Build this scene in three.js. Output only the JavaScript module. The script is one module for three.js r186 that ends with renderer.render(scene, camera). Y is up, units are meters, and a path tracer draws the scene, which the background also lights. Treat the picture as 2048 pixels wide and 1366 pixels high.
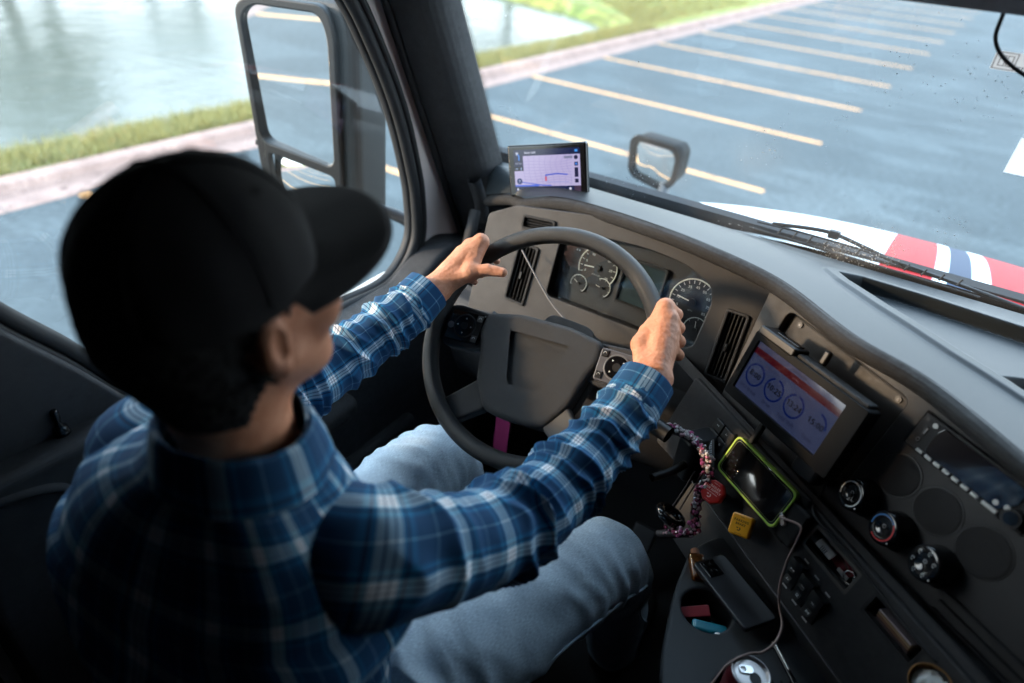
import * as THREE from 'three';
import { RoundedBoxGeometry } from 'three/addons/geometries/RoundedBoxGeometry.js';
import { MarchingCubes } from 'three/addons/objects/MarchingCubes.js';
import { mergeGeometries, mergeVertices } from 'three/addons/utils/BufferGeometryUtils.js';
import { ImprovedNoise } from 'three/addons/math/ImprovedNoise.js';

// ---------- camera, sky, sun, exposure ----------
const scene = new THREE.Scene();
const renderer = new THREE.WebGLRenderer({ antialias: true });
renderer.toneMapping = THREE.LinearToneMapping;
renderer.toneMappingExposure = 7.1;
renderer.shadowMap.enabled = true;
const V = (x, y, z) => new THREE.Vector3(x, y, z);
const rad = d => d * Math.PI / 180;

const camera = new THREE.PerspectiveCamera(53.72, 1.5, 0.05, 900);
{ // 31 degrees left of straight ahead, 33.8 down, rolled 4.7
  const yaw = rad(31), pit = rad(33.8), rol = rad(4.7);
  const f = V(-Math.sin(yaw) * Math.cos(pit), -Math.sin(pit), -Math.cos(yaw) * Math.cos(pit));
  const r0 = V(Math.cos(yaw), 0, -Math.sin(yaw)), u0 = r0.clone().cross(f);
  const r = r0.multiplyScalar(Math.cos(rol)).addScaledVector(u0, Math.sin(rol)), u = r.clone().cross(f);
  camera.position.set(0.49, 2.88, 0.90);
  camera.quaternion.setFromRotationMatrix(new THREE.Matrix4().makeBasis(r, u, f.clone().negate()));
  camera.focus = 1.27; camera.userData.fStop = 1.75;
}
const SUN = V(-0.819, 0.262, 0.512).normalize();      // low over the lake, on the driver's side
{ // hazy bright sky with a soft glow about the sun
  const W = 512, H = 256, d = new Float32Array(W * H * 4);
  for (let j = 0; j < H; j++) for (let i = 0; i < W; i++) {
    const el = ((j + .5) / H - .5) * Math.PI, az = ((i + .5) / W - .5) * 2 * Math.PI;
    const dir = V(Math.cos(el) * Math.cos(az), Math.sin(el), Math.cos(el) * Math.sin(az));
    const e = Math.max(0, dir.y), k = Math.pow(1 - e, 2.2), g = Math.max(0, dir.dot(SUN));
    const glow = .9 * Math.pow(g, 10) + .5 * Math.pow(g, 60);
    const o = (j * W + i) * 4;
    d[o] = .43 + .38 * k + glow * 1.0; d[o + 1] = .60 + .28 * k + glow * .95; d[o + 2] = .80 + .12 * k + glow * .86; d[o + 3] = 1;
  }
  const t = new THREE.DataTexture(d, W, H, THREE.RGBAFormat, THREE.FloatType);
  t.mapping = THREE.EquirectangularReflectionMapping; t.magFilter = t.minFilter = THREE.LinearFilter; t.needsUpdate = true;
  scene.background = t; scene.environment = t; scene.backgroundIntensity = 1; scene.environmentIntensity = 1;
}
const sun = new THREE.DirectionalLight(0xffd6aa, .78);
sun.position.copy(SUN).multiplyScalar(60); sun.castShadow = true; sun.shadow.radius = 9;
sun.shadow.mapSize.set(2048, 2048);
Object.assign(sun.shadow.camera, { left: -20, right: 20, top: 20, bottom: -20, near: 1, far: 160 });
scene.add(sun); scene.add(sun.target);

// ---------- helpers ----------
let seed = 7;
const rnd = () => { seed = (seed * 1664525 + 1013904223) >>> 0; return seed / 4294967296; };
const PN = new ImprovedNoise();
const noise = (x, y, z = 0) => PN.noise(x, y, z);
const fbm = (x, y, z, n = 4) => { let s = 0, a = .5; for (let i = 0; i < n; i++) { s += a * noise(x, y, z); x *= 2.03; y *= 2.03; z *= 2.03; a *= .5; } return s; };
const used = {};
function numbered(n) { if (!(n in used)) { used[n] = 0; return n; } return n + '_' + String(++used[n]).padStart(3, '0'); }
function shade(o) { o.traverse(c => { if (c.isMesh) { c.castShadow = true; c.receiveShadow = true; } }); return o; }
function thing(name, label, category, group) {
  const o = new THREE.Group(); o.name = numbered(name); o.userData = { label, category }; if (group) o.userData.group = group;
  scene.add(o); return o;
}
function mesh(name, geo, mat, parent) { const m = new THREE.Mesh(geo, mat); m.name = name; m.castShadow = m.receiveShadow = true; parent.add(m); return m; }
function part(name, parent, label) { const g = new THREE.Group(); g.name = name; if (label) g.userData.label = label; parent.add(g); return g; }
function solo(name, geo, mat, label, category, group) { const m = mesh(numbered(name), geo, mat, scene); m.userData = { label, category }; if (group) m.userData.group = group; return m; }
function structure(name, geo, mat) { const m = mesh(numbered(name), geo, mat, scene); m.userData = { kind: 'structure' }; return m; }
// plane frames: x along the panel, y up the panel, z out of it
function frame(O, ang, tau) {
  const a = rad(ang), t = rad(tau), h = V(Math.cos(a), 0, Math.sin(a)), n0 = V(-Math.sin(a), 0, Math.cos(a));
  const u = V(0, Math.cos(t), 0).addScaledVector(n0, -Math.sin(t)), n = n0.clone().multiplyScalar(Math.cos(t)).add(V(0, Math.sin(t), 0));
  const q = new THREE.Quaternion().setFromRotationMatrix(new THREE.Matrix4().makeBasis(h, u, n));
  return { O: V(...O), h, u, n, q, at: (x, y, z = 0) => V(...O).addScaledVector(h, x).addScaledVector(u, y).addScaledVector(n, z) };
}
function put(o, F, x = 0, y = 0, z = 0, spin = 0) { o.position.copy(F.at(x, y, z)); o.quaternion.copy(F.q); if (spin) o.rotateZ(spin); return o; }
// metric uv by the main direction of each face
function metric(geo, s = 1) {
  const g = geo.index ? geo.toNonIndexed() : geo; const p = g.attributes.position, uv = new Float32Array(p.count * 2), a = V(), b = V(), c = V(), n = V();
  for (let i = 0; i < p.count; i += 3) {
    a.fromBufferAttribute(p, i); b.fromBufferAttribute(p, i + 1); c.fromBufferAttribute(p, i + 2);
    n.copy(b).sub(a).cross(c.clone().sub(a)); const X = Math.abs(n.x), Y = Math.abs(n.y), Z = Math.abs(n.z);
    [a, b, c].forEach((v, k) => { const [u, w] = X > Y && X > Z ? [v.z, v.y] : Y > Z ? [v.x, v.z] : [v.x, v.y]; uv[(i + k) * 2] = u * s; uv[(i + k) * 2 + 1] = w * s; });
  }
  g.setAttribute('uv', new THREE.BufferAttribute(uv, 2)); return g;
}
const rbox = (w, h, d, r = .004, x = 0, y = 0, z = 0) => metric(new RoundedBoxGeometry(w, h, d, 3, Math.min(r, w / 2.01, h / 2.01, d / 2.01)).translate(x, y, z));
const box = (w, h, d, x = 0, y = 0, z = 0) => metric(new THREE.BoxGeometry(w, h, d).translate(x, y, z));
const span = (x0, x1, y0, y1, z0, z1, r) => (r ? rbox : (a, b, c, _, x, y, z) => box(a, b, c, x, y, z))(x1 - x0, y1 - y0, z1 - z0, r, (x0 + x1) / 2, (y0 + y1) / 2, (z0 + z1) / 2);
const curve = (pts, closed = false) => new THREE.CatmullRomCurve3(pts.map(p => Array.isArray(p) ? V(...p) : p), closed, 'centripetal');
const tube = (pts, r, seg = 48, rs = 10, closed = false) => { const g = new THREE.TubeGeometry(curve(pts, closed), seg, r, rs, closed); const L = curve(pts, closed).getLength(), uv = g.attributes.uv; for (let i = 0; i < uv.count; i++) uv.setXY(i, uv.getX(i) * L, uv.getY(i) * r * 6.28); return g; };
const cyl = (r0, r1, h, seg = 32) => new THREE.CylinderGeometry(r0, r1, h, seg);
const disc = (r, h, seg = 40) => new THREE.CylinderGeometry(r, r, h, seg).rotateX(Math.PI / 2);
const poly = (pts) => { const s = new THREE.Shape(); pts.forEach(([x, y], i) => i ? s.lineTo(x, y) : s.moveTo(x, y)); s.closePath(); return s; };
function rounded(pts, r, into = new THREE.Shape()) { // polygon with rounded corners
  const n = pts.length; for (let i = 0; i < n; i++) {
    const p = pts[i], a = pts[(i + n - 1) % n], b = pts[(i + 1) % n], rr = p[2] ?? r;
    const da = Math.hypot(a[0] - p[0], a[1] - p[1]), db = Math.hypot(b[0] - p[0], b[1] - p[1]), k = Math.min(rr, da * .49, db * .49);
    const A = [p[0] + (a[0] - p[0]) / da * k, p[1] + (a[1] - p[1]) / da * k], B = [p[0] + (b[0] - p[0]) / db * k, p[1] + (b[1] - p[1]) / db * k];
    i ? into.lineTo(...A) : into.moveTo(...A); into.quadraticCurveTo(p[0], p[1], ...B);
  } into.closePath(); return into;
}
const rect = (x0, x1, y0, y1) => [[x0, y0], [x1, y0], [x1, y1], [x0, y1]];
const hole = (s, pts, r) => { s.holes.push(rounded(pts, r, new THREE.Path())); return s; };
const extrude = (s, d, b = .002, seg = 3) => metric(new THREE.ExtrudeGeometry(s, { depth: d, bevelEnabled: b > 0, bevelSize: b, bevelThickness: b, bevelOffset: -b, bevelSegments: seg, curveSegments: 10 }));
function grid(fn, nu, nv, closeU = false, su = 1, sv = 1) { // fn(u,v) -> Vector3 (with optional .uv)
  const pos = [], uv = [], idx = [];
  for (let j = 0; j <= nv; j++) for (let i = 0; i <= nu; i++) { const p = fn(i / nu, j / nv); pos.push(p.x, p.y, p.z); p.uv ? uv.push(...p.uv) : uv.push(i / nu * su, j / nv * sv); }
  for (let j = 0; j < nv; j++) for (let i = 0; i < nu; i++) { const a = j * (nu + 1) + i, b = a + 1, c = a + nu + 1, d = c + 1; idx.push(a, b, d, a, d, c); }
  const g = new THREE.BufferGeometry(); g.setAttribute('position', new THREE.Float32BufferAttribute(pos, 3)); g.setAttribute('uv', new THREE.Float32BufferAttribute(uv, 2)); g.setIndex(idx); g.computeVertexNormals();
  if (closeU) { const n = g.attributes.normal; for (let j = 0; j <= nv; j++) { const a = j * (nu + 1), b = a + nu; const x = V().fromBufferAttribute(n, a).add(V().fromBufferAttribute(n, b)).normalize(); n.setXYZ(a, x.x, x.y, x.z); n.setXYZ(b, x.x, x.y, x.z); } }
  return g;
}
const merge = gs => mergeGeometries(gs.map(g => { g = g.index ? g.toNonIndexed() : g; for (const k of Object.keys(g.attributes)) if (!['position', 'normal', 'uv'].includes(k)) g.deleteAttribute(k); return g; }));
const smooth = (a, b, x) => { const t = Math.min(1, Math.max(0, (x - a) / (b - a))); return t * t * (3 - 2 * t); };
const lerp = (a, b, t) => a + (b - a) * t;

// ---------- textures ----------
function dataTex(n, fn, srgb = false, rep = 1, m = n) {
  const d = new Uint8Array(n * m * 4); for (let j = 0; j < m; j++) for (let i = 0; i < n; i++) { const c = fn(i / n, j / m), o = (j * n + i) * 4; const [r, g, b, a = 255] = Array.isArray(c) ? c : [c, c, c]; d[o] = Math.max(0, Math.min(255, r)); d[o + 1] = Math.max(0, Math.min(255, g)); d[o + 2] = Math.max(0, Math.min(255, b)); d[o + 3] = a; }
  const t = new THREE.DataTexture(d, n, m); t.wrapS = t.wrapT = THREE.RepeatWrapping; t.magFilter = THREE.LinearFilter; t.minFilter = THREE.LinearMipmapLinearFilter; t.generateMipmaps = true; t.repeat.set(rep, rep); if (srgb) t.colorSpace = THREE.SRGBColorSpace; t.needsUpdate = true; return t;
}
// tiling noise: sample on a torus of two noise periods
const tnoise = (u, v, f, z = 0) => { const a = noise(u * f, v * f, z), b = noise((u - 1) * f, v * f, z), c = noise(u * f, (v - 1) * f, z), d = noise((u - 1) * f, (v - 1) * f, z); return (a * (1 - u) + b * u) * (1 - v) + (c * (1 - u) + d * u) * v; };
const again = (t, rep) => { const c = t.clone(); c.repeat.set(rep, rep); c.needsUpdate = true; return c; };
// pebbled plastic: one tile is 8 cm
const cells = []; { const n = 60; for (let j = 0; j < n; j++) for (let i = 0; i < n; i++) cells.push([(i + .5 + (rnd() - .5) * .9) / n, (j + .5 + (rnd() - .5) * .9) / n]); }
const grainTex = dataTex(512, (u, v) => {
  const n = 60, ci = Math.floor(u * n), cj = Math.floor(v * n); let d1 = 9, d2 = 9;
  for (let j = -1; j <= 1; j++) for (let i = -1; i <= 1; i++) { const [x, y] = cells[((cj + j + n) % n) * n + (ci + i + n) % n]; let dx = Math.abs(u - x), dy = Math.abs(v - y); dx = Math.min(dx, 1 - dx); dy = Math.min(dy, 1 - dy); const d = Math.hypot(dx, dy) * n; if (d < d1) { d2 = d1; d1 = d; } else if (d < d2) d2 = d; }
  return 255 * smooth(0, .45, d2 - d1);
}, false, 12.5);
const smudgeTex = dataTex(256, (u, v) => 165 + 44 * tnoise(u, v, 5, 3.3) + 40 * tnoise(u, v, 19, 8.1) + 40 * tnoise(u, v, 55, 1.1), false, 2.2);   // roughness: handling marks
const std = (r, g, b, rough = .6, more = {}) => { const { metal = 0, ...m } = more; const x = new THREE.MeshPhysicalMaterial({ roughness: rough, metalness: metal, side: THREE.DoubleSide, ...m }); x.color.setRGB(r, g, b); return x; };
const plastic = (r, g, b, rough = .5, bump = .00035) => std(r, g, b, rough / .6, { bumpMap: grainTex, bumpScale: bump, roughnessMap: smudgeTex });
const M = {
  dash: plastic(.018, .018, .020, .50), dashTop: std(.014, .019, .0225, .46, { bumpMap: grainTex, bumpScale: .00008 }), lip: plastic(.015, .0135, .0135, .55), panel: plastic(.018, .0165, .017, .44, .0002), trim: plastic(.017, .018, .021, .50), dark: plastic(.008, .008, .009, .55),
  black: std(.008, .008, .009, .45), blackGloss: std(.006, .006, .007, .12), rubber: std(.012, .012, .013, .65), chrome: std(.75, .74, .72, .22, { metal: 1 }), silver: std(.45, .45, .46, .4, { metal: .8 }), grey: std(.16, .16, .17, .5),
  wheel: plastic(.008, .0078, .0078, .34, .0002), pad: plastic(.012, .013, .015, .38, .0004), white: std(.72, .72, .70, .5), lightprint: std(.55, .55, .54, .6), paint: std(.68, .60, .57, .35, { clearcoat: .4 }), liner: std(.018, .018, .02, .9),
};
function canvas(w, h, draw, { glow = 0, rough = .5 } = {}) {
  const c = document.createElement('canvas'); c.width = w; c.height = h; draw(c.getContext('2d'), w, h); const t = new THREE.CanvasTexture(c); t.colorSpace = THREE.SRGBColorSpace;
  const m = new THREE.MeshPhysicalMaterial({ map: t, roughness: rough, side: THREE.DoubleSide });
  if (glow) { m.color.setRGB(.02, .02, .02); m.emissive.setRGB(glow, glow, glow); m.emissiveMap = t; } return m;
}
const sheet = (w, h) => new THREE.PlaneGeometry(w, h);

// ---------- the car park and the lake, laid out along the kerb (2 degrees off the truck) ----------
const kF = V(Math.sin(rad(2)), 0, -Math.cos(rad(2))), kR = V(Math.cos(rad(2)), 0, Math.sin(rad(2)));
const K = (lat, fwd, y = 0) => V(0.49, y, 0.90).addScaledVector(kR, lat).addScaledVector(kF, fwd);
function flat(pts, y, holes = []) { // triangulated sheet, uv in metres
  const s = poly(pts); holes.forEach(h => { const p = new THREE.Path(); h.forEach(([a, b], i) => i ? p.lineTo(a, b) : p.moveTo(a, b)); p.closePath(); s.holes.push(p); });
  const g = new THREE.ShapeGeometry(s), p = g.attributes.position, n = g.attributes.normal, uv = g.attributes.uv;
  for (let i = 0; i < p.count; i++) { const a = p.getX(i), b = p.getY(i), w = K(a, b, y); uv.setXY(i, a, b); p.setXYZ(i, w.x, w.y, w.z); n.setXYZ(i, 0, 1, 0); } return g;
}
const shore = [[-8.85, -90], [-8.85, 13], [-9.0, 17], [-9.5, 19], [-10.6, 20.2], [-13, 21.2], [-17, 22.5], [-24, 25], [-38, 29], [-60, 33], [-95, 36], [-110, -90]];
const grassTex = dataTex(256, (u, v) => { const n = tnoise(u, v, 9, 2) + .6 * tnoise(u, v, 31, 5), m = tnoise(u, v, 3, 9); return [120 + 60 * n + 30 * m, 122 + 62 * n, 60 + 30 * n]; }, true, .35);
const grassMat = new THREE.MeshStandardMaterial({ map: grassTex, roughness: 1, side: THREE.DoubleSide });
structure('ground', flat([[-400, -400], [400, -400], [400, 600], [-400, 600]], -.03, [shore]), grassMat);
const asphaltTex = dataTex(1024, (u, v) => { const c = tnoise(u, v, 4, 1) * 12 + tnoise(u, v, 15, 4) * 8 + tnoise(u, v, 120, 7) * 18; const st = smooth(.12, .3, tnoise(u, v * 3, 5, 12)) * 9; return [60 + c + st, 70 + c + st, 73 + c + st]; }, true, .11);
const asphalt = structure('asphalt_lot', flat([[-7.25, -120], [160, -120], [160, 160], [-7.25, 160]], 0), new THREE.MeshStandardMaterial({ map: asphaltTex, roughness: .92, side: THREE.DoubleSide }));
const lineTex = dataTex(256, (u, v) => { const w = smooth(.18, .34, tnoise(u, v, 9, 3) + .5 * tnoise(u, v, 40, 6)) * 50; return [224 - w, 164 - w * .7, 102 - w * .3]; }, true, .8);
const lineMat = new THREE.MeshStandardMaterial({ map: lineTex, roughness: .7, side: THREE.DoubleSide });
for (let k = -12; k < 22; k++) { const f = 8.36 + 2.735 * k; mesh('parking_line', flat([[-7.22, f - .055], [-1.93, f - .055], [-1.93, f + .055], [-7.22, f + .055]], .004), lineMat, asphalt); }
const concTex = dataTex(256, (u, v) => { const c = 30 * tnoise(u, v, 6, 2) + 30 * tnoise(u, v, 60, 4) - 50 * smooth(.2, .4, tnoise(u, v, 10, 7)); return [150 + c, 122 + c * .9, 110 + c * .8]; }, true, .7);
const concMat = new THREE.MeshStandardMaterial({ map: concTex, roughness: .9, side: THREE.DoubleSide });
const kerbProfile = [[-7.25, .003], [-7.62, .006], [-7.65, .10], [-7.68, .125], [-7.85, .13], [-7.88, .10], [-7.88, -.1]];
const kerb = structure('kerb', grid((u, v) => { const q = kerbProfile[Math.round(v * 6)]; const p = K(q[0], -120 + 280 * u, q[1]); p.uv = [-120 + 280 * u, q[0] + q[1]]; return p; }, 60, 6), concMat);
for (let k = -8; k < 20; k++) mesh('joint', grid((u, v) => { const q = kerbProfile[Math.round(v * 5)]; return K(q[0], 2.2 + 3.05 * k + u * .012, q[1] + .002); }, 1, 5), std(.12, .11, .1, .9), kerb);
// grass verge behind the kerb, then the bank down to the water all along the shore
const shoreC = new THREE.CatmullRomCurve3(shore.slice(0, 11).map(([a, b]) => V(a, 0, b)), false, 'centripetal');
structure('verge', grid((u, v) => { const f = -90 + 130 * u, lat = lerp(-7.87, -8.86, v); const p = K(lat, f, lerp(.085, -.026, v * v) + .02 * noise(f * .7, v * 3)); p.uv = [f, lat]; return p; }, 200, 6), grassMat);
structure('bank', grid((u, v) => { const p = shoreC.getPoint(u), t = shoreC.getTangent(u), n = V(-t.z, 0, t.x).normalize(); const k = lerp(-.05, .75, v); const q = K(p.x - Math.abs(n.x) * k - .0, p.z - Math.abs(n.z) * k, lerp(-.028, -.5, v * v)); q.uv = [p.x + p.z, k]; return q; }, 240, 4), grassMat);
// water: long soft ripples
const waterTex = dataTex(512, (u, v) => 128 + 170 * tnoise(u, v, 7, 1) + 110 * tnoise(u, v, 19, 5) + 60 * tnoise(u, v, 47, 9), false, .16);
const water = structure('lake_water', flat(shore.map(([a, b]) => [a > -20 && b < 18 ? a + .5 : a, b]), -.32), std(.06, .07, .05, .2, { bumpMap: waterTex, bumpScale: .014, ior: 1.33 }));
// grass blades along the bank
{
  const g = new THREE.BufferGeometry(), P = [], I = []; for (let b = 0; b < 5; b++) { const a = b * 1.26, lx = Math.cos(a) * .06, lz = Math.sin(a) * .06, s = .012; const o = P.length / 3; P.push(lx * .2 - lz * s * 10, 0, lz * .2 + lx * s * 10, lx * .2 + lz * s * 10, 0, lz * .2 - lx * s * 10, lx * 1.3, .13 + .05 * (b % 3), lz * 1.3); I.push(o, o + 1, o + 2); }
  g.setAttribute('position', new THREE.Float32BufferAttribute(P, 3)); g.setIndex(I); g.computeVertexNormals();
  const n = 15000, im = new THREE.InstancedMesh(g, std(.23, .225, .10, .9), n), m = new THREE.Matrix4(), q = new THREE.Quaternion(), c = new THREE.Color(); im.name = 'bank_grass';
  for (let i = 0; i < n; i++) { const f = -6 + 34 * Math.pow(rnd(), 1.1), far = f > 18; const k = rnd(), lat = far ? -7.9 - 6 * k * smooth(18, 26, f) - k : -7.9 - k * 1.05; const p = K(lat, f, far ? -.03 : lerp(.08, -.03, k * k)); q.setFromAxisAngle(V(0, 1, 0), rnd() * 6.28); const s = .6 + rnd() * .9; m.compose(p, q, V(s, s * (.25 + .5 * rnd()), s)); im.setMatrixAt(i, m); const t = rnd(); c.setRGB(.9 + .5 * t, .9 + .25 * t, .7 + .2 * rnd()); im.setColorAt(i, c); }
  im.userData = { kind: 'stuff', label: 'bright green grass along the lake bank behind the kerb', category: 'grass' }; scene.add(im);
}
// trees on the far shore: above the picture, but the lake mirrors them
function tree(lat, fwd, h, w, col, label, dry) {
  const t = thing('tree', label, 'tree', 'trees on the far shore of the lake'); t.position.copy(K(lat, fwd, -.1)); const L = [];
  const tr = []; for (let i = 0; i <= 6; i++) tr.push([noise(i * .7, lat, 1) * .5, i / 6 * h * .62, noise(i * .7, lat, 5) * .5]);
  mesh('trunk', grid((u, v) => { const c = curve(tr).getPoint(v), r = lerp(.035, .01, v) * h, a = u * 6.283; return c.add(V(Math.cos(a) * r, 0, Math.sin(a) * r)); }, 9, 12, true), std(.09, .065, .05, .9), t);
  for (let k = 0; k < 6; k++) { const a = k * 1.1 + lat, y0 = h * (.3 + .05 * k); mesh('limb', tube([[0, y0, 0], [Math.cos(a) * w * .3, y0 + h * .12, Math.sin(a) * w * .3], [Math.cos(a) * w * .55, y0 + h * .28, Math.sin(a) * w * .55]], .012 * h, 8, 5), std(.09, .065, .05, .9), t); }
  const P = [], N = 2600; for (let c = 0; c < 26; c++) { const a = rnd() * 6.28, e = rnd(), rr = w * .72 * Math.sqrt(rnd()), cy = h * (.42 + .45 * e) , k = Math.sqrt(Math.max(.15, 1 - Math.pow((e - .4) * 1.5, 2))), cx = Math.cos(a) * rr * k, cz = Math.sin(a) * rr * k, cr = w * (.18 + .16 * rnd());
    for (let i = 0; i < N / 26; i++) { const d = V(rnd() - .5, rnd() - .5, rnd() - .5).normalize().multiplyScalar(cr * Math.cbrt(rnd())), s = .16 * h / 8; const p = V(cx, cy, cz).add(d); for (let j = 0; j < 3; j++) P.push(p.x + (rnd() - .5) * s * 2.4, p.y + (rnd() - .5) * s * 2, p.z + (rnd() - .5) * s * 2.4); } }
  const g = new THREE.BufferGeometry(); g.setAttribute('position', new THREE.Float32BufferAttribute(P, 3)); g.computeVertexNormals(); mesh('crown', g, std(...col, .9), t); return t;
}
[[-34, 13, 9, 4.2, [.085, .075, .035], 'olive tree mirrored as a brown patch in the lake beside the mirror'], [-22, 31, 8, 4, [.11, .08, .045], 'brownish tree beyond the far bank, mirrored left of the grass'], [-28, 34, 9, 4.5, [.10, .085, .04], 'tall dull olive tree on the far bank'],
 [-17, 35, 7, 3.2, [.08, .10, .03], 'small green tree nearest the corner of the lake'], [-44, 36, 10, 5, [.07, .085, .03], 'broad green tree far along the far shore'], [-60, 20, 11, 5.5, [.08, .085, .035], 'largest tree across the lake on the left']].forEach(a => tree(...a));
for (let k = 0; k < 11; k++) tree(-62 + k * 1.6 + (k % 3) * 2, -10 + k * 4.4, 9 + 2.5 * ((k * 7) % 5) / 5, 4.8 + (k % 3) * .6, [[.07, .085, .035], [.09, .085, .045], [.06, .075, .03]][k % 3], ['first', 'second', 'third', 'fourth', 'fifth', 'sixth', 'seventh', 'eighth', 'ninth', 'tenth', 'eleventh'][k] + ' tree from the left in the row across the lake');

// ---------- the truck: cab shell, door, pillar, windshield, hood ----------
const truck = thing('truck', 'white highway truck with red and blue hood stripes, seen from inside its dark cab', 'truck');
const zW = y => -.615 + (y - 2.26) * .49;                // windshield plane
mesh('floor', span(-.62, 1.85, 1.12, 1.2, -.95, 2.2), std(.012, .012, .012, .9), truck);
mesh('roof', span(-.7, 1.93, 3.08, 3.14, -.5, 2.26), std(.06, .06, .065, .9), truck);
mesh('back_wall', span(-.7, 1.93, 1.12, 3.14, 2.2, 2.26), std(.04, .04, .045, .9), truck);
mesh('firewall', span(-.62, 1.85, 1.12, 2.235, -.78, -.74), M.liner, truck);
{ // header over the windshield
  const s = poly([[zW(2.80), 2.80], [zW(2.80) + .10, 2.79], [.16, 3.075], [-.28, 3.10], [-.32, 2.98]]);
  const g = metric(new THREE.ExtrudeGeometry(s, { depth: 2.4, bevelEnabled: false }).rotateY(-Math.PI / 2).translate(1.8, 0, 0)); mesh('header', g, M.trim, truck);
}
// side walls: sleeper behind each door
for (const x of [-.70, 1.855]) mesh('roof_rail', span(x, x + .075, 2.80, 3.10, -.42, .80), M.trim, truck);
mesh('side_wall', span(-.70, -.64, 1.0, 3.10, .80, 2.2), std(.035, .035, .04, .9), truck);
mesh('side_wall', span(1.87, 1.93, 1.0, 3.10, .80, 2.2), std(.035, .035, .04, .9), truck);
mesh('outer_skin', span(-.735, -.705, 1.0, 3.14, .80, 3.6, .01), std(.72, .72, .70, .3, { clearcoat: .6 }), truck);
const winLine = [[-.17, 2.69], [-.256, 2.557], [-.323, 2.415], [-.364, 2.282], [-.384, 2.183], [-.38, 2.06], [-.30, 1.985], [-.10, 1.985], [.34, 2.005], [.425, 2.065], [.50, 2.185], [.575, 2.295], [.65, 2.44], [.65, 2.66], [.59, 2.74], [-.08, 2.75]];
const grow = (P, k) => P.map(([z, y], i) => { const a = P[(i + P.length - 1) % P.length], b = P[(i + 1) % P.length]; let nz = b[1] - a[1], ny = -(b[0] - a[0]); const l = Math.hypot(nz, ny); return [z - nz / l * k * -1 * SG, y - ny / l * k * -1 * SG]; });
const SG = (() => { let s = 0; winLine.forEach(([z, y], i) => { const b = winLine[(i + 1) % winLine.length]; s += z * b[1] - b[0] * y; }); return Math.sign(s); })();
function doorGeo(x0, x1) {
  const out = [[-.60, 1.25], [.80, 1.25], [.80, 2.86], [-.205, 2.86], [-.295, 2.67], [-.418, 2.41], [-.54, 2.145], [-.60, 2.0]];
  const s = rounded(out, .03); hole(s, grow(winLine, .012), .05);
  // shape is (z, y): turn to stand in the door plane
  const g = new THREE.ExtrudeGeometry(s, { depth: x1 - x0, bevelEnabled: true, bevelSize: .006, bevelThickness: .006, bevelOffset: -.006, bevelSegments: 2 });
  const m = new THREE.Matrix4().makeBasis(V(0, 0, 1), V(0, 1, 0), V(-1, 0, 0)); g.applyMatrix4(m).translate(x1, 0, 0); return metric(g);
}
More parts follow.
